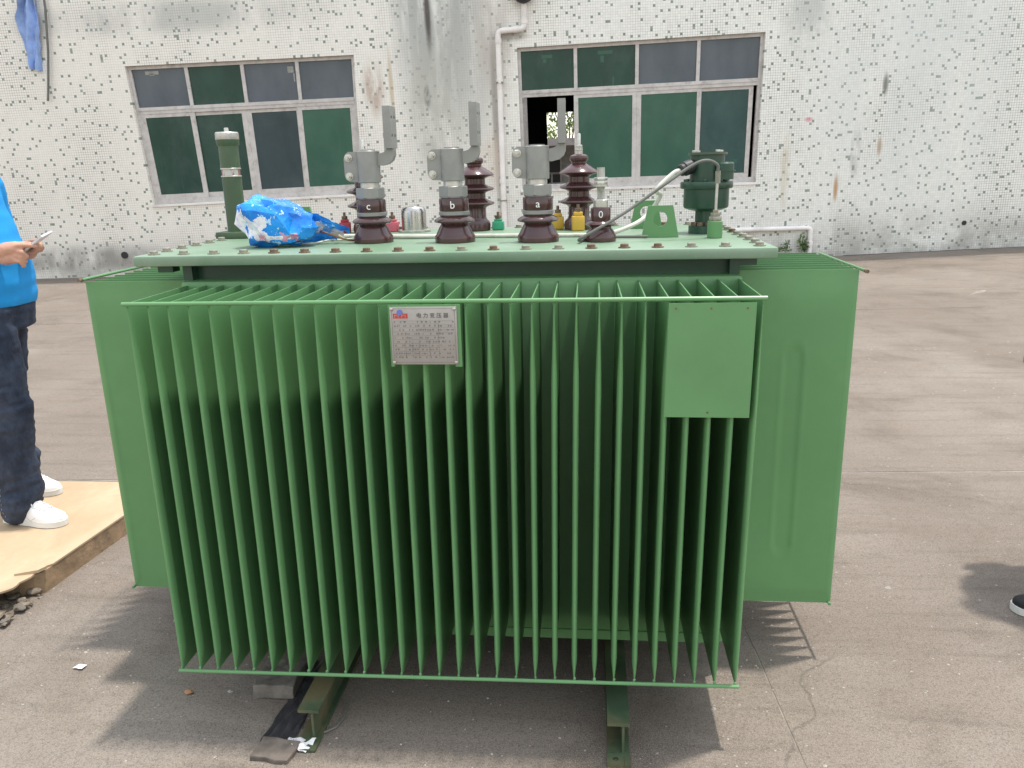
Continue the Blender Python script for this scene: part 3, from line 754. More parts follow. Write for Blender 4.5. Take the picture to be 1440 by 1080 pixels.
# base beams: I sections along y, bottom flange longer with a bolt hole
for xc in (.372, 1.197):
    mb = MB(); y1 = 1.32
    mb.box(xc-.029, xc+.029, -.055, y1, .083, .092); mb.box(xc-.003+.012, xc+.003+.012, -.062, y1, .0085, .0828)
    hx, hy, hr = xc-.008, -.083, .008
    # bottom flange with a round hole at the front end
    n = 16; ring = [(hx+hr*math.cos(2*math.pi*i/n), hy+hr*math.sin(2*math.pi*i/n)) for i in range(n)]
    sq = []
    for i in range(n):
        c_, s_ = math.cos(2*math.pi*i/n), math.sin(2*math.pi*i/n); q = max(abs(c_), abs(s_)); 
        px, py = hx+.022*c_/q, hy+.022*s_/q; sq.append((px, py))
    for z0, z1 in ((.0005, .008),):
        A = [[mb.bm.verts.new((p[0], p[1], z)) for p in P] for z in (z0, z1) for P in (ring, sq)]
        for i in range(n):
            j = (i+1) % n
            mb.bm.faces.new((A[2][i], A[2][j], A[3][j], A[3][i])); mb.bm.faces.new((A[0][i], A[1][i], A[1][j], A[0][j]))
            mb.bm.faces.new((A[0][i], A[0][j], A[2][j], A[2][i])); mb.bm.faces.new((A[1][i], A[3][i], A[3][j], A[1][j]))
    mb.box(xc-.029, xc+.029, -.060, y1, .0006, .0081); mb.box(xc+.0145, xc+.029, -.105, -.0601, .0006, .0081)
    mb.build('base_beam', M['paint_olive'], TR)
for y in (.40, 1.0): MB().box(.2, 1.35, y, y+.05, .0925, .1).build('cross_bar', M['paint_dark_and_shade'], TR)

# ---- things on the lid (all bolted on: parts)
def hexnut(mb, z0, z1, rr, c=(0, 0)): return mb.lathe([(rr*.94, z0), (rr, z0+.002), (rr, z1-.002), (rr*.94, z1)], (c[0], c[1], 0), 6)
def char_mesh(body, size, mat, bend_r=None, ext=.0004, align='CENTER'):
    cu = bpy.data.curves.new('t', 'FONT'); cu.body = body; cu.size = size; cu.align_x = align; cu.align_y = 'CENTER'; cu.extrude = ext
    o = bpy.data.objects.new('t', cu); col.objects.link(o); dg = bpy.context.evaluated_depsgraph_get(); dg.update()
    me = bpy.data.meshes.new_from_object(o.evaluated_get(dg)); bpy.data.objects.remove(o)
    me.materials.clear(); me.materials.append(mat)
    for v in me.vertices:
        x, y, z = v.co; yy = -z-.0008
        if bend_r: yy -= math.sqrt(max(0, bend_r**2-x*x))
        v.co = (x, yy, y)
    return me
LVP = [(.060, 0), (.0605, .012), (.060, .018), (.055, .026), (.047, .044), (.041, .054), (.040, .057), (.047, .059), (.058, .062), (.0605, .066), (.058, .071), (.047, .078), (.042, .081), (.0425, .083)]
LVC = [(.0425, .0965), (.0435, .099), (.0435, .132), (.0415, .136), (.030, .137)]
def lv(x, y, ch, zr, lab):
    p = MB().lathe(LVP, (0, 0, 0), 32).lathe(LVC, (0, 0, 0), 32).build('low_voltage_bushing', M['porcelain'], TR, (x, y, LZ+.001)); p['label'] = lab
    L = (x, y, LZ+.001)
    MB().lathe([(.043, .0832), (.0455, .085), (.0455, .0945), (.043, .0963)], (0, 0, 0), 28).build('gasket_ring', M['cast'], p, L)
    mb = MB(); mb.lathe([(.038, .1372), (.039, .142)], (0, 0, 0), 24); hexnut(mb, .140, .173, .0425); mb.build('hex_nut', M['cast'], p, L, (0, 0, zr+.35))
    MB().lathe([(.028, .1722), (.028, .1895)], (0, 0, 0), 20).build('stud', M['zinc'], p, L)
    # clamp: split barrel with two bolted ears, and an arm that rises as a flat palm
    mb = MB(); mb.lathe([(.0345, .188), (.036, .190), (.036, .284), (.034, .2865)], (0, 0, 0), 28); mb.lathe([(.023, .2866), (.023, .290)], (0, 0, 0), 20)
    def ear(o_): return lambda a, b, d: (a, d+o_, b)
    ol = [(-.022, .190), (-.060, .192), (-.070, .199), (-.0755, .212), (-.0755, .262), (-.070, .277), (-.060, .2845), (-.022, .2845)]
    mb.prism(ol, -.012, -.0015, ear(0)); mb.prism(ol, .0015, .012, ear(0))
    # arm: goes right, curves up
    arm = [(.02, .240), (.045, .240), (.066, .245), (.080, .256), (.086, .272), (.086, .300), (.062, .300), (.062, .290), (.054, .281), (.04, .277), (.02, .277)]
    mb.prism(arm, -.014, .014, lambda a, b, d: (a, d+.004, b))
    cl = mb.build('terminal_clamp', M['cast'], p, L, (0, 0, zr))
    mb = MB(); pal = []
    X0, X1, Y0, Y1, Z0, Z1 = .062, .0855, -.030, .040, .292, .418
    holes = [(-.013, .330), (.020, .330), (-.013, .385), (.020, .385)]
    # palm plate with four through holes
    ysq = [Y0, .0035, Y1]; zsq = [Z0, .3575, Z1]; n = 16
    for a in range(2):
        for b in range(2):
            hy, hz = holes[b*2+a]; q0, q1, r0_, r1_ = ysq[a], ysq[a+1], zsq[b], zsq[b+1]; rings = []
            for X in (X0, X1):
                inner = [mb.bm.verts.new((X, hy+.0065*math.cos(2*math.pi*i/n), hz+.0065*math.sin(2*math.pi*i/n))) for i in range(n)]
                outer = []
                for i in range(n):
                    c_, s_ = math.cos(2*math.pi*(i+.0)/n), math.sin(2*math.pi*(i+.0)/n); k = 1e9
                    if c_ > 1e-6: k = min(k, (q1-hy)/c_)
                    if c_ < -1e-6: k = min(k, (q0-hy)/c_)
                    if s_ > 1e-6: k = min(k, (r1_-hz)/s_)
                    if s_ < -1e-6: k = min(k, (r0_-hz)/s_)
                    outer.append(mb.bm.verts.new((X, hy+k*c_, hz+k*s_)))
                corners = {}
                for i in range(n):
                    j = (i+1) % n
                    o1, o2 = outer[i].co, outer[j].co; ring = [inner[i], inner[j], outer[j]]
                    if abs(o1.y-o2.y) > 1e-5 and abs(o1.z-o2.z) > 1e-5:
                        cy = q1 if max(o1.y, o2.y) > q1-1e-5 else q0; cz = r1_ if max(o1.z, o2.z) > r1_-1e-5 else r0_
                        ring.append(mb.bm.verts.new((X, cy, cz)))
                    ring.append(outer[i]); mb.bm.faces.new(ring)
                rings.append(inner)
            for i in range(n):
                j = (i+1) % n; mb.bm.faces.new((rings[0][i], rings[0][j], rings[1][j], rings[1][i]))
    mb.add([(X, y, z) for X in (X0, X1) for y in (Y0, Y1) for z in (Z0, Z1)], [(0, 4, 5, 1), (2, 3, 7, 6), (1, 5, 7, 3), (0, 2, 6, 4)])
    mb.build('palm_plate', M['cast'], p, L, (0, 0, zr), smooth=25)
    for z in (.209, .266):
        mb = MB(); mb.lathe([(.0125, 0), (.0125, .0025)], (-.060, -.0121, z), 16, (0, -1, 0)); mb.lathe([(.0095, .0025), (.0095, .010), (.0085, .011)], (-.060, -.0121, z), 6, (0, -1, 0)); mb.lathe([(.0045, .011), (.0045, .017)], (-.06, -.0121, z), 10, (0, -1, 0))
        mb.build('clamp_bolt', M['zinc'], p, L, (0, 0, zr))
    cu = mesh_obj('letter', char_mesh(ch, .030, M['white'], .0437), p, (x, y, LZ+.117), (0, 0, .06))
    for o_ in [p]+[q for q in p.children]:
        if o_.name.startswith('letter'): o_.location.z = LZ+.1085; continue
        kx = .95 if o_.name.split('.')[0] in ('terminal_clamp', 'palm_plate', 'clamp_bolt') else 1.
        o_.data.transform(Matrix.Diagonal((kx, kx, .93 if kx == 1 else .932, 1)))
    return p
lv(.465, .590, 'c', -.02, 'bushing marked c nearest the blue plastic bag')
lv(.722, .560, 'b', -.03, 'bushing marked b between the bushings marked c and a')
lv(.972, .530, 'a', .02, 'bushing marked a beside the small neutral bushing')
# neutral bushing
x, y = 1.152, .505; L = (x, y, LZ+.001)
p = MB().lathe([(.044, 0), (.045, .010), (.044, .016), (.038, .028), (.031, .036), (.030, .040), (.040, .044), (.0445, .048), (.040, .054), (.032, .058)]).lathe([(.028, .0581), (.0285, .062), (.0285, .090), (.026, .094), (.02, .095)], (0, 0, 0), 28).build('neutral_bushing', M['porcelain'], TR, L)
p['label'] = 'short neutral bushing marked with a round letter'
mb = MB(); mb.lathe([(.021, .0952), (.021, .114), (.017, .118)], (0, 0, 0), 20); mb.build('collar', M['zinc'], p, L)
mb = MB(); 
pr_ = []
for k in range(30): pr_ += [(.0105, .1182+k*.0029), (.0118, .1182+k*.0029+.0014)]
mb.lathe(pr_, (0, 0, 0), 14); mb.build('threaded_stud', M['zinc'], p, L)
mb = MB(); hexnut(mb, .155, .167, .019); mb.lathe([(.021, .152), (.021, .1548)], (0, 0, 0), 18); hexnut(mb, .1675, .177, .019); mb.build('hex_nut', M['zinc'], p, L)
mesh_obj('letter', char_mesh('0', .026, M['white'], .0287), p, (x, y, LZ+.076), (0, 0, 0))
# high voltage bushings
HV = [(.050, 0), (.051, .02), (.049, .028), (.040, .038), (.036, .046), (.036, .080), (.044, .087), (.062, .092), (.0665, .0965), (.064, .101), (.045, .109), (.036, .115), (.0355, .133), (.044, .139), (.062, .1435), (.0665, .148), (.064, .1525), (.045, .160), (.036, .166), (.0355, .184), (.044, .190), (.062, .1945), (.0665, .199), (.063, .204), (.045, .216), (.031, .226), (.025, .231), (.025, .236), (.030, .240), (.032, .247), (.030, .256), (.022, .261), (.014, .262)]
def hv(x, y, lab):
    L = (x, y, LZ+.001); p = MB().lathe(HV, (0, 0, 0), 32).build('high_voltage_bushing', M['porcelain'], TR, L); p['label'] = lab
    mb = MB(); mb.lathe([(.013, .2622), (.013, .272)], (0, 0, 0), 16); hexnut(mb, .272, .282, .013); mb.lathe([(.0135, .283), (.0135, .285)], (0, 0, 0), 16); hexnut(mb, .2855, .294, .0115); mb.lathe([(.006, .294), (.006, .330), (.004, .333)], (0, 0, 0), 12)
    o_ = mb.build('terminal_stud', M['zinc'], p, L)
    for q in (p, o_): q.data.transform(Matrix.Diagonal((1, 1, .945, 1)))
hv(.335, 1.0, 'ribbed high voltage bushing half hidden behind bushing c')
hv(.725, 1.0, 'ribbed high voltage bushing behind bushing b')
hv(1.085, .985, 'ribbed high voltage bushing between bushing a and the neutral bushing')
# coloured clamps holding down the high voltage bushings
for (x, y, mt, h, lab) in ((1.083, .90, 'yellow', .062, 'yellow clamp block'), (1.012, .985, 'yellow', .055, 'yellow clamp block'), (.803, 1.0, 'greenp', .038, 'green clamp block'), (.252, 1.0, 'redp', .046, 'red clamp block'), (.425, 1.0, 'pinkp', .044, 'pink clamp block')):
    mb = MB(); mb.box(-.020, .020, -.014, .014, 0, h*.78, .003); mb.box(-.014, .014, -.011, .011, h*.781, h, .003)
    o = mb.build('clamp_block', M[mt], TR, (x, y, LZ+.001), (0, 0, random.uniform(-.3, .3))); o['label'] = lab
    mb = MB(); hexnut(mb, h, h+.011, .011); mb.lathe([(.005, h+.011), (.005, h+.024)], (0, 0, 0), 10); mb.build('clamp_nut', M['rust'], o, (x, y, LZ+.001))
# oil level tube
x, y = -.085, .86; L = (x, y, LZ+.001)
p = MB().box(-.055, .055, -.055, .055, 0, .022, .002).lathe([(.032, .022), (.032, .215)], (0, 0, 0), 28).build('oil_level_tube', M['tube_green'], TR, L); p['label'] = 'dark green oil level tube with a metal cap'
t = NT('sight_glass'); M['sight'] = t.set(t.mix(t.ramp(t.noise(60, 2, .5, t.mapping((1, 1, .2))), .45, .55), (.5, .48, .45), (.32, .12, .1)), .12, 0, .6)
MB().lathe([(.0298, .2152), (.0298, .2398)], (0, 0, 0), 28).build('sight_glass', M['sight'], p, L)
for z in (.213, .239): MB().lathe([(.0324, z), (.0336, z+.001), (.0336, z+.004), (.0324, z+.005)], (0, 0, 0), 28).build('glass_ring', M['zinc'], p, L)
MB().lathe([(.032, .2445), (.032, .318), (.0365, .324), (.0375, .340)], (0, 0, 0), 28).build('upper_tube', M['tube_green'], p, L)
MB().lathe([(.0375, .3405), (.038, .343), (.038, .362), (.035, .366), (.008, .367), (.007, .380), (.004, .381)], (0, 0, 0), 28).build('filler_cap', M['zinc'], p, L)
for q in [p]+list(p.children): q.data.transform(Matrix.Diagonal((1, 1, .945, 1)))
# steel cup (relief valve)
L = (.505, .99, LZ+.001)
p = MB().lathe([(.058, 0), (.058, .006), (.045, .007)], (0, 0, 0), 28).build('relief_valve', M['zinc'], TR, L)
MB().lathe([(.0435, .0072), (.0435, .066), (.041, .078), (.034, .085), (.018, .0875)], (0, 0, 0), 32).build('steel_cup', M['steel'], p, L)
# gas relay / tap head on the right
L = (1.477, .735, LZ+.001)
p = MB().lathe([(.050, 0), (.050, .022), (.031, .024), (.031, .066), (.052, .070), (.066, .076), (.068, .082), (.068, .132), (.077, .134), (.079, .138), (.079, .150), (.077, .154)], (0, 0, 0), 36).build('oil_relay', M['paint_dark_and_shade'], TR, L)
p['label'] = 'dark green stepped oil relay with a round flange'
MB().lathe([(.051, .1545), (.051, .232)], (0, 0, 0), 30).build('upper_drum', M['paint_dark_and_shade'], p, L)
mb = MB(); mb.lathe([(.058, .2325), (.058, .239)], (0, 0, 0), 30); mb.build('cover_plate', M['paint_olive'], p, L)
for k in range(4):
    a = .5+k*math.pi/2; mb = MB(); hexnut(mb, .2392, .246, .007, (.049*math.cos(a), .049*math.sin(a))); mb.build('cover_screw', M['zinc'], p, L)
for k in range(6):
    a = .3+k*math.pi/3; mb = MB(); hexnut(mb, .1545, .162, .008, (.067*math.cos(a), .067*math.sin(a))); mb.build('flange_bolt', M['paint_dark_and_shade'], p, L)
mb = MB(); mb.lathe([(.026, .160), (.026, .205), (.022, .210)], (.045, -.052, 0), 20); mb.lathe([(.03, .183), (.03, .187)], (.045, -.052, 0), 20); mb.build('side_switch', M['paint_dark_and_shade'], p, L)
ga_ = Vector((-.82, -.42, -.28)).normalized()
mb = MB(); c0 = Vector((-.035, -.018, .205)); mb.lathe([(.017, 0), (.017, .018), (.0215, .02), (.0215, .044), (.018, .046), (.018, .056), (.0145, .060)], c0, 18, ga_); mb.build('cable_gland', M['black'], p, L)
# rusty bolts on the relay foot
for k in range(3):
    a = math.pi*1.15+k*.6; mb = MB(); hexnut(mb, .0225, .034, .010, (.040*math.cos(a), .040*math.sin(a))); mb.build('foot_bolt', M['rust'], p, L)
# thermometer stub with thin riser
L = (1.480, .555, LZ+.001)
p = MB().lathe([(.021, 0), (.0215, .002), (.0215, .046), (.020, .047)], (0, 0, 0), 24).build('thermometer_pocket', M['paint'], TR, L); p['label'] = 'short green pocket with a thin riser tube'
mb = MB(); hexnut(mb, .047, .060, .018); hexnut(mb, .0605, .070, .014); mb.lathe([(.008, .07), (.008, .078)], (0, 0, 0), 14); mb.build('hex_nut', M['boltgrey'], p, L)
MB().tube([(0, 0, .078), (.001, 0, .15), (.002, 0, .185)], .0042, 10).build('riser', M['zinc'], p, L)
MB().cyl((.002, 0, .152), (.002, 0, .186), .0075, None, 12).build('ferrule', M['boltgrey'], p, L)
# lifting lugs: trapezoid plates with a round hole
def lug(x, y, lab=None):
    mb = MB(); n = 24; ol = [(-.054, 0), (.054, 0), (.036, .092), (-.036, .092)]; hz, hr = .053, .021
    def outer(c_, s_):
        best = 9
        for (x0, z0), (x1, z1) in zip(ol, ol[1:]+ol[:1]):
            dx, dz = x1-x0, z1-z0; den = c_*dz-s_*dx
            if abs(den) < 1e-9: continue
            t_ = (x0*dz-(z0-hz)*dx)/den; u_ = (x0*s_-(z0-hz)*c_)/den
            if t_ > 0 and -1e-6 <= u_ <= 1+1e-6: best = min(best, t_)
        return best
    angs = sorted([2*math.pi*i/n for i in range(n)]+[math.atan2(b-hz, a) % (2*math.pi) for a, b in ol])
    P = []
    for Y in (-.007, .007):
        inn = [mb.bm.verts.new((hr*math.cos(a), Y, hz+hr*math.sin(a))) for a in angs]
        out = [mb.bm.verts.new((outer(math.cos(a), math.sin(a))*math.cos(a), Y, hz+outer(math.cos(a), math.sin(a))*math.sin(a))) for a in angs]
        P.append((inn, out)); m = len(angs)
        for i in range(m): j = (i+1) % m; mb.bm.faces.new((inn[i], inn[j], out[j], out[i]))
    for q in (0, 1):
        for i in range(m): j = (i+1) % m; mb.bm.faces.new((P[0][q][i], P[0][q][j], P[1][q][j], P[1][q][i]))
    o = mb.build('lifting_lug', M['paint'], TR, (x, y, LZ+.0005)); 
    if lab: o['label'] = lab
lug(1.328, .60, 'front right lifting lug'); lug(1.312, .955); lug(.13, .66); lug(.085, 1.02)
# small post with a black plug by the bag
L = (.283, .60, LZ+.001)
p = MB().lathe([(.013, 0), (.013, .026)], (0, 0, 0), 14).build('sensor_post', M['paint'], TR, L)
MB().box(-.016, .016, -.012, .012, .0262, .052, .002).build('sensor_plug', M['black'], p, L)
# cables
def spline(P, n=8):
    P = [Vector(p) for p in P]; out = []
    Q = [P[0]*2-P[1]]+P+[P[-1]*2-P[-2]]
    for k in range(1, len(Q)-2):
        a, b, c, d = Q[k-1:k+3]
        for i in range(n):
            t_ = i/n; out.append(.5*((2*b)+(c-a)*t_+(2*a-5*b+4*c-d)*t_**2+(3*b-a-3*c+d)*t_**3))
    return out+[P[-1]]
g0 = Vector((1.477, .735, LZ+.001))+c0+ga_*.055
MB().tube(spline([g0, g0+ga_*.03, g0+Vector((-.075, -.03, -.055)), (1.335, .70, 1.385), (1.295, .72, 1.325), (1.24, .66, 1.298), (1.17, .64, 1.279), (1.08, .655, 1.276), (.9, .67, 1.276), (.7, .70, 1.276), (.56, .69, 1.277), (.42, .71, 1.279), (.35, .66, 1.284), (.30, .635, 1.281), (.25, .60, 1.277)]), .0068, 10).build('signal_cable', M['wcable'], TR)
tp = Vector((1.482, .555, LZ+.186))
MB().tube(spline([tp, tp+Vector((-.004, -.004, .018)), tp+Vector((-.035, -.02, .030)), tp+Vector((-.075, -.03, .018)), (1.33, .50, 1.425), (1.22, .47, 1.352), (1.13, .44, 1.303), (1.095, .44, 1.284), (1.095, .47, 1.276), (1.13, .56, 1.276), (1.2, .575, 1.276), (1.29, .565, 1.276)]), .0044, 10).build('capillary_tube', M['gcable'], TR)
MB().tube(spline([(.475, .66, 1.276), (.40, .58, 1.278), (.345, .56, 1.296), (.315, .565, 1.306), (.283, .60, 1.306)]), .0028, 7).build('brown_wire', M['brownwire'], TR)
MB().tube(spline([(.45, .66, 1.276), (.39, .60, 1.276), (.35, .59, 1.292), (.31, .59, 1.300), (.275, .595, 1.300), (.24, .57, 1.275)]), .0032, 7).build('earth_wire', M['greenwire'], TR)
MB().tube(spline([(.50, .70, 1.276), (.44, .64, 1.283), (.36, .63, 1.276), (.33, .575, 1.28), (.29, .54, 1.274), (.22, .53, 1.276)]), .0028, 7).build('white_wire', M['wcable'], TR)
# name plate and blank panel on the front fins
mb = MB(); mb.box(.652, .660, -.0135, -.008, 1.030, 1.178); mb.box(.806, .822, -.0135, -.008, 1.030, 1.178); mb.box(.6605, .8055, -.0135, -.008, 1.168, 1.178)
mb.build('plate_bracket', M['paint'], TR)
np_ = MB().box(.656, .814, -.0165, -.0138, 1.036, 1.1735, .0006).build('name_plate', M['plate'], TR); np_['label'] = 'etched metal name plate with red and blue mark'
YF = -.0166
for (x, z) in ((.661, 1.168), (.809, 1.168), (.661, 1.041), (.809, 1.041)):
    MB().lathe([(.0045, 0), (.004, .002), (.002, .003)], (x, YF, z), 12, (0, -1, 0)).build('rivet', M['steel'], np_)
mesh_obj('lettering', char_mesh('电 力 变 压 器', .0125, M['ink'], None, .0002), np_, (.757, YF, 1.1525))
mb = MB(); mb.box(.664, .6985, YF-.0006, YF-.0001, 1.1465, 1.158); mb.build('red_mark', M['redprint'], np_)
mb = MB()
for k in range(4): mb.box(.6675+k*.0082, .669+k*.0082, YF-.0009, YF-.00065, 1.149, 1.1555)
for k in range(2): mb.box(.6695+k*.0164, .6735+k*.0164, YF-.0009, YF-.00065, 1.1535, 1.1552)
mb.build('mark_strokes', M['plate'], np_)
MB().lathe([(.0068, 0), (.0068, .0004)], (.680, YF-.00095, 1.1605), 20, (0, -1, 0)).build('blue_mark', M['blueprint'], np_)
mb = MB()
def ln(x0, x1, z0, z1): mb.box(x0, x1, YF-.0004, YF-.0001, z0, z1)
ln(.6605, .8095, 1.1690, 1.1696); ln(.6605, .8095, 1.0405, 1.0411); ln(.6605, .6611, 1.0412, 1.1689); ln(.8089, .8095, 1.0412, 1.1689)
ln(.663, .807, 1.1402, 1.1406); ln(.770, .7704, 1.052, 1.1401); ln(.747, .7474, 1.052, 1.092); ln(.690, .6904, 1.052, 1.092); ln(.706, .7064, 1.052, 1.092); ln(.722, .7224, 1.052, 1.092)
for k in range(9): ln(.663, .7698, 1.1335-k*.0094, 1.1338-k*.0094)
for k in range(4): ln(.7705, .807, 1.131-k*.006, 1.1313-k*.006)
mb.build('table_lines', M['inkgrey'], np_, smooth=0)
mb = MB(); rr = random.Random(3)
for row in range(10):
    z = 1.1345-row*.0094; x = .665
    while x < .804:
        wd_ = rr.choice((.002, .003, .004, .0055)); 
        if rr.random() < .62: ln(x, x+wd_*.8, z+.0018, z+.0018+rr.choice((.003, .0036, .0042)))
        x += wd_+rr.choice((.001, .0015, .005))
mb.build('fine_print', M['inkgrey'], np_, smooth=0)
pn = MB().prism([(1.298, 1.1765), (1.4915, 1.1765), (1.4885, .907), (1.294, .908)], -.0135, -.0105, lambda a, b, d: (a, d, b)).build('blank_panel', M['paint'], TR, smooth=0)
pn['label'] = 'plain green mounting panel with small screw holes'
for (x, z) in ((1.314, 1.164), (1.392, 1.164), (1.472, 1.164), (1.393, .9195)):
    MB().lathe([(.0026, 0), (.0026, .0006)], (x, -.01352, z), 10, (0, -1, 0)).build('screw_hole', M['rust'], pn)
for z in (1.165, .92): MB().box(1.30, 1.486, -.0102, -.0045, z-.008, z+.008).build('panel_batten', M['paint'], pn)

# ------------------------------------------------------------------ blue bag on the lid
mb = MB(); b2 = bmesh.new(); bmesh.ops.create_icosphere(b2, subdivisions=3, radius=1)
rb_ = random.Random(5)
for v in b2.verts:
    d = v.co.copy(); x, y, z = d
    k = 1.02+.26*noise.noise(d*1.7+Vector((3, 1, 2)))-.30*abs(noise.noise(d*3.1+Vector((1, 7, 2))))+rb_.uniform(-.045, .045)
    X = .108*k*math.copysign(abs(x)**.7, x); Y_ = .080*k*math.copysign(abs(y)**.75, y); Z_ = .074*k*math.copysign(abs(z)**.75, z)+.070
    Z_ *= 1.0+.12*math.exp(-((X+.05)/.045)**2)-max(0, X-.03)*2.6
    if Z_ < .03: X *= .97; Y_ *= .94
    v.co = (X-.06*max(0, Z_-.06)*2, Y_, max(.002, Z_))
bmesh.ops.subdivide_edges(b2, edges=b2.edges[:], cuts=2, use_grid_fill=True)
for v in b2.verts:
    q = v.co*42; v.co += v.co.normalized()*(.0035*noise.noise(q)-.004*abs(noise.noise(q*.55+Vector((3, 3, 3)))))
    v.co.z = max(v.co.z, .0015)
me = bpy.data.meshes.new('t'); b2.to_mesh(me); b2.free(); mb.bm.from_mesh(me)
bag = mb.build('plastic_bag', M['bag'], None, (.205, .50, LZ), smooth=28)
tag(bag, 'crumpled bright blue plastic bag with white and pink print on the transformer lid', 'plastic bag')
def strap(name, P, wd_, mat, sag=.0):
    mb = MB(); V = []; P = spline(P, 8); n = len(P); m = 6
    for j, p in enumerate(P):
        w_ = wd_[0]+(wd_[1]-wd_[0])*j/(n-1); V.append([])
        for i in range(m+1):
            q = i/m-.5
            V[-1].append(mb.bm.verts.new((p.x+.004*noise.noise(Vector((i, j*.4, 3))), p.y-q*w_*.5, max(LZ+.002, p.z+q*w_+.006*noise.noise(Vector((i*.8, j*.45, 8)))-.003*math.cos(i*2.2+j*.3)))))
    for a, b in zip(V, V[1:]):
        for i in range(m): mb.bm.faces.new((a[i], a[i+1], b[i+1], b[i]))
    return mb.build(name, mat, bag, smooth=40)
strap('twisted_handle', [(.24, .52, LZ+.090), (.30, .54, LZ+.080), (.35, .56, LZ+.058), (.395, .58, LZ+.040)], (.030, .016), M['bag'])
pf_ = pm('pale_printed_film', (.70, .62, .66), .35, var=.15, scale=40, dirt=(.05, .3, .7), dscale=22, dth=(.5, .56), damt=.9)
strap('loose_flap', [(.25, .53, LZ+.052), (.29, .56, LZ+.046), (.33, .58, LZ+.040), (.37, .60, LZ+.033)], (.055, .020), pf_)
strap('loose_flap', [(.25, .54, LZ+.022), (.30, .57, LZ+.018), (.345, .60, LZ+.016)], (.03, .016), M['bag'])

# ------------------------------------------------------------------ litter and small stones on the ground
mb = MB(); mb.box(-.062, .062, -.055, .075, 0, .046, .004)
bmesh.ops.subdivide_edges(mb.bm, edges=mb.bm.edges[:], cuts=3, use_grid_fill=True)
for v in mb.bm.verts: v.co += Vector((noise.noise(v.co*25), noise.noise(v.co*25+Vector((9, 0, 0))), noise.noise(v.co*30+Vector((0, 9, 0)))))*.006
tag(mb.build('broken_brick', M['concrete_block'], None, (.205, .155, .001), (0, 0, .03), smooth=0), 'broken grey brick lying on the ground left of the left base beam', 'brick')
mb = MB(); mb.box(-.052, .052, -.036, .036, 0, .016, .003)
bmesh.ops.subdivide_edges(mb.bm, edges=mb.bm.edges[:], cuts=2, use_grid_fill=True)
for v in mb.bm.verts: v.co += Vector((noise.noise(v.co*40), noise.noise(v.co*40+Vector((9, 0, 0))), .4*noise.noise(v.co*30)))*.005
tag(mb.build('wood_offcut', M['plank'], None, (.297, -.112, .001), (.05, 0, -.13), smooth=0), 'small grey wood offcut lying in front of the left base beam', 'wood offcut')
def crumple(name, pts, mat, loc, label, cat, amp=.008, n=7):
    mb = MB(); (a, b, c, d) = [Vector((*p, 0)) for p in pts]; V = []
    for j in range(n+1):
        V.append([])
        for i in range(n+1):
            s_, t_ = i/n, j/n; q = (a*(1-s_)+b*s_)*(1-t_)+(d*(1-s_)+c*s_)*t_
            nz = abs(noise.noise(Vector((q.x*38, q.y*38, len(name)))))*amp*2.2+.003
            V[-1].append(mb.bm.verts.new((q.x+noise.noise(q*60)*.004, q.y+noise.noise(q*60+Vector((4, 0, 0)))*.004, nz)))
    for p_, q_ in zip(V, V[1:]):
        for i in range(n): mb.bm.faces.new((p_[i], p_[i+1], q_[i+1], q_[i]))
    return tag(mb.build(name, mat, None, loc, smooth=0), label, cat)
crumple('paper_scrap', [(-.045, -.005), (.03, -.028), (.045, .012), (-.035, .024)], M['paper'], (.348, -.083, .001), 'crumpled white paper scrap beside the wood offcut', 'paper', .012)
crumple('plastic_film', [(-.045, -.15), (.045, -.15), (.038, .20), (-.02, .22)], M['film'], (.285, .07, .001), 'dark plastic film strip lying beside the left base beam', 'plastic film', .006, 16)
crumple('paper_scrap', [(-.018, -.01), (.016, -.012), (.018, .012), (-.014, .012)], M['paper'], (-.466, .21, .001), 'small white paper scrap alone on the ground below the board platform', 'paper', .003, 3)
MB().tube([(.43, .10, .006), (.437, .03, .006), (.428, -.01, .006), (.405, -.03, .006), (.40, -.032, .006)], .003, 6).build('wire_offcut', M['gcable'], None)
tag(bpy.data.objects['wire_offcut'], 'thin wire offcut lying right of the left base beam', 'wire')
mb = MB(); rock(mb, (0, 0, 0), (.014, .010, .007), 4); tag(mb.build('pebble', pm('orange_brown_stone', (.34, .18, .09), .8), None, (-.06, .113, .006), smooth=0), 'orange brown pebble in the shade under the front fins', 'pebble')
# loose pale grit, uncountable
mb = MB(); rg = random.Random(11)
for k in range(900):
    if k < 520: x, y = rg.uniform(-1.0, 2.5), rg.uniform(-.25, 1.3)
    else: x, y = rg.uniform(1.2, 6), rg.uniform(-.1, 5)
    s_ = rg.uniform(.0012, .0035)*(1+.25*y)*(2.2 if rg.random() < .05 else 1)
    b0 = Vector((x, y, gz(x, y))); an = rg.random()*6
    P = [b0+Vector((s_*1.4*math.cos(an+q), s_*1.1*math.sin(an+q), 0)) for q in (0, 1.7, 3.2, 4.9)]
    mb.add(P+[b0+Vector((0, 0, s_*.9))], [(0, 1, 4), (1, 2, 4), (2, 3, 4), (3, 0, 4)])
tag(mb.build('gravel_grit', pm('pale_grit', (.34, .31, .27), .9, var=.3, scale=2), None, smooth=0), 'loose pale grit scattered over the concrete yard', 'grit', kind='stuff')

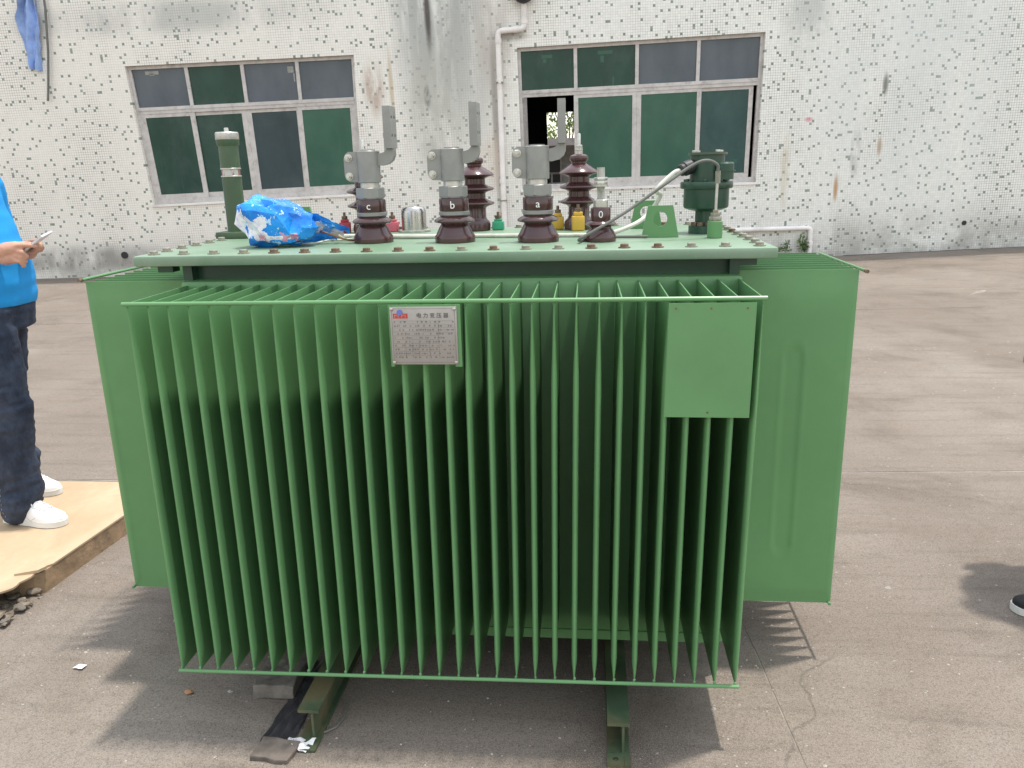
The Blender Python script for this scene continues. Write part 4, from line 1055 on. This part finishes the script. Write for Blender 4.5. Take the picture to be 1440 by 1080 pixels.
# ------------------------------------------------------------------ people
def shoe(mb_u, mb_s, o, ang, L=.285):
    """sneaker: o = heel point on the ground, ang = heading; upper into mb_u, sole into mb_s"""
    c_, s_ = math.cos(ang), math.sin(ang)
    T = lambda f_, l_, u_: (o[0]+f_*c_-l_*s_, o[1]+f_*s_+l_*c_, o[2]+u_)
    st = [(0.0, .028), (.03, .036), (.08, .037), (.14, .040), (.19, .048), (.23, .047), (.26, .038), (.278, .022), (L, .006)]
    # sole
    rim = [(f_, w_) for f_, w_ in st]+[(f_, -w_) for f_, w_ in reversed(st)]
    mb_s.prism(rim, .002, .026, lambda a, b, d: T(a, b, d))
    hts = [.085, .098, .105, .100, .078, .060, .052, .046, .036]
    V = []
    for (f_, w_), h in zip(st, hts):
        w2 = w_*.97; row = []
        for i in range(13):
            a = math.pi*i/12; row.append(mb_u.bm.verts.new(T(max(.004, f_*.985), w2*math.cos(a)**1 if abs(math.cos(a)) > 1e-9 else 0, .0262+(h-.0262)*math.sin(a)**.62)))
        V.append(row)
    for a, b in zip(V, V[1:]):
        for i in range(12): mb_u.bm.faces.new((a[i], a[i+1], b[i+1], b[i]))
    mb_u.bm.faces.new(V[0]); mb_u.bm.faces.new(list(reversed(V[-1])))
    return T
def finger(mb, base, dirs, lens, r0_):
    P = [Vector(base)]
    for d, l_ in zip(dirs, lens): P.append(P[-1]+Vector(d).normalized()*l_)
    mb.limb(P, [r0_, r0_*1.02, r0_*.95, r0_*.8][:len(P)], 10)

def person(B, face, name_label, tops, bottoms, shoes, feet, arms, group=None):
    """face: +1 faces +x, -1 faces -x; arms 'phone' or 'down'"""
    root = empty('person', B, (0, 0, 0), name_label, 'person', group)
    Bv = Vector(B); F = lambda f_, l_, u_: Vector((Bv.x+face*f_, Bv.y+face*l_, Bv.z+u_))
    body = MB()
    # torso, neck and head under the clothes
    def rg_(rows): return [(Bv.x+face*c, Bv.y, Bv.z+z, a, b) for c, z, a, b in rows]
    body.rings(rg_([(0, .84, .10, .15), (.0, .92, .11, .165), (.005, 1.02, .108, .150), (-.02, 1.15, .098, .145), (-.05, 1.28, .092, .155), (-.058, 1.38, .08, .165), (-.058, 1.43, .06, .11), (-.05, 1.47, .052, .055), (-.035, 1.53, .050, .052)]))
    body.rings(rg_([(-.02, 1.50, .045, .045), (.0, 1.525, .078, .058), (-.005, 1.56, .092, .070), (-.01, 1.60, .096, .076), (-.015, 1.65, .094, .076), (-.02, 1.69, .078, .064), (-.02, 1.72, .04, .035)]))
    body.limb([F(.080, 0, 1.625), F(.098, 0, 1.59), F(.088, 0, 1.575)], [.010, .014, .012], 10)     # nose
    for s_ in (-1, 1): body.limb([F(-.005, s_*.078, 1.62), F(-.01, s_*.082, 1.59), F(0, s_*.076, 1.565)], [.012, .014, .009], 8)
    body.limb([F(.082, -.022, 1.548), F(.089, 0, 1.547), F(.082, .022, 1.548)], [.006, .009, .006], 8)   # lips
    # arms
    if arms == 'phone':
        rs, re, rwv = F(-.055, -.19, 1.385), F(-.10, -.215, 1.12), F(.155, -.105, 1.115)
        body.limb([rs, (rs+re)/2, re, re*.55+rwv*.45, rwv], [.052, .047, .040, .041, .028], 16)
        # right hand: loose fist, index on the phone
        pc = rwv; kx = (F(.235, -.095, 1.122)-pc).normalized(); 
        body.limb([pc+Vector((0, 0, .0)), pc+kx*.035+Vector((0, .005, .012)), pc+kx*.078+Vector((0, .004, .016))], [.028, .031, .026], 14)
        body.limb([pc+kx*.02+Vector((0, .0, -.022)), pc+kx*.07+Vector((0, 0, -.022))], [.022, .022], 12)
        for k in range(4):
            b0 = pc+kx*(.086-.006*k)+Vector((0, -.012*face, .024-.0175*k))
            if k == 0: finger(body, b0, [(face*.9, face*.15, .02), (face*.9, face*.25, -.05), (face*.75, face*.3, -.2)], [.030, .022, .018], .0098)
            else: finger(body, b0, [(face*.85, -face*.1, -.18), (face*.25, face*.45, -.75), (-face*.75, face*.5, -.1)], [.034-.003*k, .024, .018], .0098-.0004*k)
        finger(body, pc+kx*.03+Vector((0, .018, .022)), [(face*.85, face*.35, .25), (face*.95, face*.1, .05), (face*.95, 0, 0)], [.036, .03, .022], .0108)
        ls, le, lwv = F(-.055, .19, 1.385), F(-.10, .215, 1.11), F(.155, .055, 1.105)
        body.limb([ls, (ls+le)/2, le, le*.55+lwv*.45, lwv], [.052, .047, .040, .041, .028], 16)
        kx = (F(.26, -.04, 1.135)-lwv).normalized()
        body.limb([lwv, lwv+kx*.04, lwv+kx*.082], [.027, .034, .026], 14)
        for k in range(4):
            b0 = lwv+kx*(.082+.006*k)+Vector((0, (.024-.016*k)*face, -.010))
            finger(body, b0, [(face*.8, -face*.2, .15), (face*.65, -face*.5, .4), (face*.2, -face*.5, .7)], [.036, .024, .018], .0092)
        finger(body, lwv+kx*.05+Vector((0, -.02, .02)), [(face*.75, -.2, .45), (face*.9, -.25, .2), (face*.95, -.1, .1)], [.03, .028, .02], .0108)
    else:
        for s_ in (-1, 1):
            a, e, w_ = F(-.055, s_*.19, 1.385), F(-.05, s_*.235, 1.11), F(.06, s_*.20, .88)
            if s_*face > 0 and False: pass
            body.limb([a, (a+e)/2, e, (e+w_)/2, w_], [.052, .047, .040, .038, .027], 16)
            body.limb([w_, w_+Vector((face*.015, 0, -.05)), w_+Vector((face*.02, 0, -.088))], [.024, .034, .03], 12)
            for k in range(4):
                finger(body, w_+Vector((face*(.044-.017*k), 0, -.095)), [(0, 0, -1), (face*.1, -s_*.15*face, -1), (face*.15, -s_*.3*face, -.9)], [.038-.003*abs(k-1), .026, .02], .009)
            finger(body, w_+Vector((face*.03, -s_*face*.01, -.035)), [(face*.6, 0, -.7), (face*.35, 0, -.9), (face*.1, 0, -1)], [.032, .028, .02], .0105)
    # legs
    legs = []
    for s_, (ff, la) in feet.items():
        tw = .035 if s_ < 0 else -.06; hip = F(tw*.8, s_*.088, .88); kn = F(ff*.45+.012+tw, s_*(.088+(la-.088)*.5), .475); an = F(ff, s_*la, .095)
        legs.append((hip, kn, an)); body.limb([hip, (hip+kn)/2, kn, kn*.6+an*.4, an, an-Vector((0, 0, .03))], [.085, .072, .052, .052, .036, .036], 16)
    o = body.build('body', M['skin'], root); remesh(o, .0048, 2)
    # hair
    h = MB(); h.rings(rg_([(-.045, 1.56, .062, .070), (-.035, 1.61, .090, .084), (-.026, 1.66, .100, .085), (-.026, 1.705, .086, .072), (-.026, 1.738, .045, .04)])); h.build('hair', M['hair'], root, smooth=80)
    for s_ in (-1, 1):
        e = MB(); e.lathe([(.0005, -.011), (.008, -.008), (.011, 0), (.008, .008), (.0005, .011)], F(.076, s_*.03, 1.612), 12); e.build('eye', M['white'], root)
    # shirt
    s = MB()
    s.rings(rg_([(.0, .900, .140, .186), (.0, .93, .146, .189), (.008, 1.0, .150, .188), (.004, 1.08, .148, .183), (-.022, 1.18, .132, .180), (-.048, 1.28, .125, .188), (-.058, 1.37, .112, .190), (-.058, 1.42, .088, .150), (-.055, 1.455, .066, .075)]), 32)
    for s_ in (-1, 1):
        a = F(-.055, s_*.165, 1.385); e = F(-.08, s_*.222, 1.20); s.limb([a, (a+e)/2, e], [.068, .067, .066], 18)
    o = s.build('shirt', tops, root)
    def wr(c): return .006*noise.noise(Vector((c.x*9, c.y*9, c.z*5)))+.004*noise.noise(Vector((c.x*5, c.y*5, c.z*30)))
    remesh(o, .008, 3, wr)
    # trousers
    j = MB()
    j.rings(rg_([(-.005, .80, .125, .172), (-.003, .88, .134, .180), (.0, .95, .128, .175), (.0, .99, .122, .168)]), 28)
    for hip, kn, an in legs:
        lo = an-Vector((0, 0, .050)); q = an*.5+kn*.5
        j.limb([hip-Vector((0, 0, .0)), hip*.5+kn*.5, kn, q+Vector((-face*.012, 0, 0)), an*.86+kn*.14, lo+Vector((-face*.004, 0, .035))], [.108, .100, .084, .083, .088, .094], 20)
    o = j.build('jeans' if bottoms is M['jeans'] else 'trousers', bottoms, root)
    zk = Bv.z
    def wj(c):
        h_ = c.z-zk; k = .5+1.1*math.exp(-((h_-.14)/.12)**2)+.7*math.exp(-((h_-.47)/.12)**2)+.6*math.exp(-((h_-.8)/.08)**2)
        q = noise.noise(Vector((c.x*3, c.y*3, 7)))*.25
        return k*(.012*noise.noise(Vector((c.x*6, c.y*6, c.z*15+q)))-.013*abs(noise.noise(Vector((c.x*5+c.z*6, c.y*5-c.z*5, c.z*22+q*9))))+.005*noise.noise(Vector((c.x*14, c.y*14, c.z*40+3))))
    remesh(o, .007, 2, wj); jo = o
    # shoes
    for s_, (ff, la) in feet.items():
        up, so_ = MB(), MB(); hd = (math.pi if face < 0 else 0)+shoes[2]
        hb = F(ff-.075, s_*la, 0); T = shoe(up, so_, (hb.x+.0, hb.y-.0, Bv.z), hd)
        sh = up.build('shoe', shoes[0], root, smooth=50)
        so_.build('sole', shoes[1], sh, smooth=30)
        def top_z(f_, l_):
            fs = [.03, .08, .14, .19, .23, .26]; hh = interp(f_, list(zip(fs, [.098, .105, .100, .078, .060, .052]))); ww = interp(f_, list(zip(fs, [.036, .037, .040, .048, .047, .038])))*.97
            return .0262+(hh-.0262)*max(0., 1-min(1, abs(l_)/ww)**2)**.31
        la_ = MB()
        for k in range(6):
            f_ = .128+.0155*k; la_.tube([T(f_-.004+.006*abs(q), q*.022, top_z(f_, q*.022)+.0025) for q in (-1, -.5, 0, .5, 1)], .0030, 6)
        la_.tube([T(.124, 0, top_z(.124, 0)+.004), T(.135, .014, top_z(.13, .014)+.008), T(.15, .026, top_z(.15, .026)+.004)], .0026, 6)
        la_.tube([T(.124, 0, top_z(.124, 0)+.004), T(.138, -.012, top_z(.13, .014)+.008), T(.156, -.025, top_z(.15, .026)+.003)], .0026, 6)
        la_.build('laces', shoes[3], sh)
        se = MB()
        for q in (-1, 1):
            se.tube([T(f_, q*l_, top_z(f_, l_)+.0004) for f_, l_ in ((.11, .030), (.14, .028), (.17, .027), (.20, .026), (.215, .016))], .0012, 5)
            se.tube([T(f_, q*l_, top_z(f_, l_)+.0004) for f_, l_ in ((.05, .0335), (.10, .0345), (.15, .041), (.18, .0445))], .0012, 5)
        se.tube([T(.215, l_, top_z(.215, l_)+.0004) for l_ in (-.016, -.008, 0, .008, .016)], .0012, 5)
        se.build('stitched_seam', shoes[4] if len(shoes) > 4 else shoes[0], sh)
    return root, F, jo
root, F, jo = person((-1.305, 1.17, .0905), 1, 'person in a bright blue T-shirt and dark jeans holding a phone on the board platform', M['shirt'], M['jeans'], (M['shoe'], M['sole'], -.12, M['shoe'], pm('grey_shoe_seam', (.5, .49, .48), .6)),
                {-1: (.055, .115), 1: (-.185, .20)}, 'phone')
# side seam of the jeans and its pale stitching
from mathutils.bvhtree import BVHTree
bv = BVHTree.FromPolygons([v.co for v in jo.data.vertices], [p.vertices for p in jo.data.polygons])
sp = []
for k in range(90):
    q = .05+.80*k/89; o_ = F(-.025+.055*sm(.35, .05, q)+.01*math.sin(q*9), -.6, q); h = bv.ray_cast(o_, Vector((0, 1, 0)))
    sp.append(h[0]+Vector((0, -.001, 0)) if h[0] else None)
mb = MB()
for k in range(0, 88, 2):
    if sp[k] and sp[k+1]: mb.tube([sp[k], (sp[k]+sp[k+1])/2, sp[k+1]], .0011, 5)
mb.build('seam_stitch', M['thread'], root)
ph = empty('phone', F(.283, -.062, 1.150), (0, 0, 0), 'slim smartphone with a pale screen held in the hands of the person in blue', 'phone')
mb = MB(); mb.box(-.075, .075, -.036, .036, -.0045, .0035, .003); o = mb.build('case', M['phoneback'], ph, local=True); 
MB().box(-.073, .073, -.034, .034, .0037, .0048).build('screen', M['screen'], ph, local=True)
ph.rotation_euler = (R(14), R(-30), R(-6)); 
person((2.78, .88, .001), -1, 'person standing just outside the right edge with only a black white-soled shoe in view', M['greytee'], M['greytee'], (M['shoeblack'], M['sole'], -.42, M['shoeblack']),
       {1: (.055, .276), -1: (-.22, .11)}, 'down')
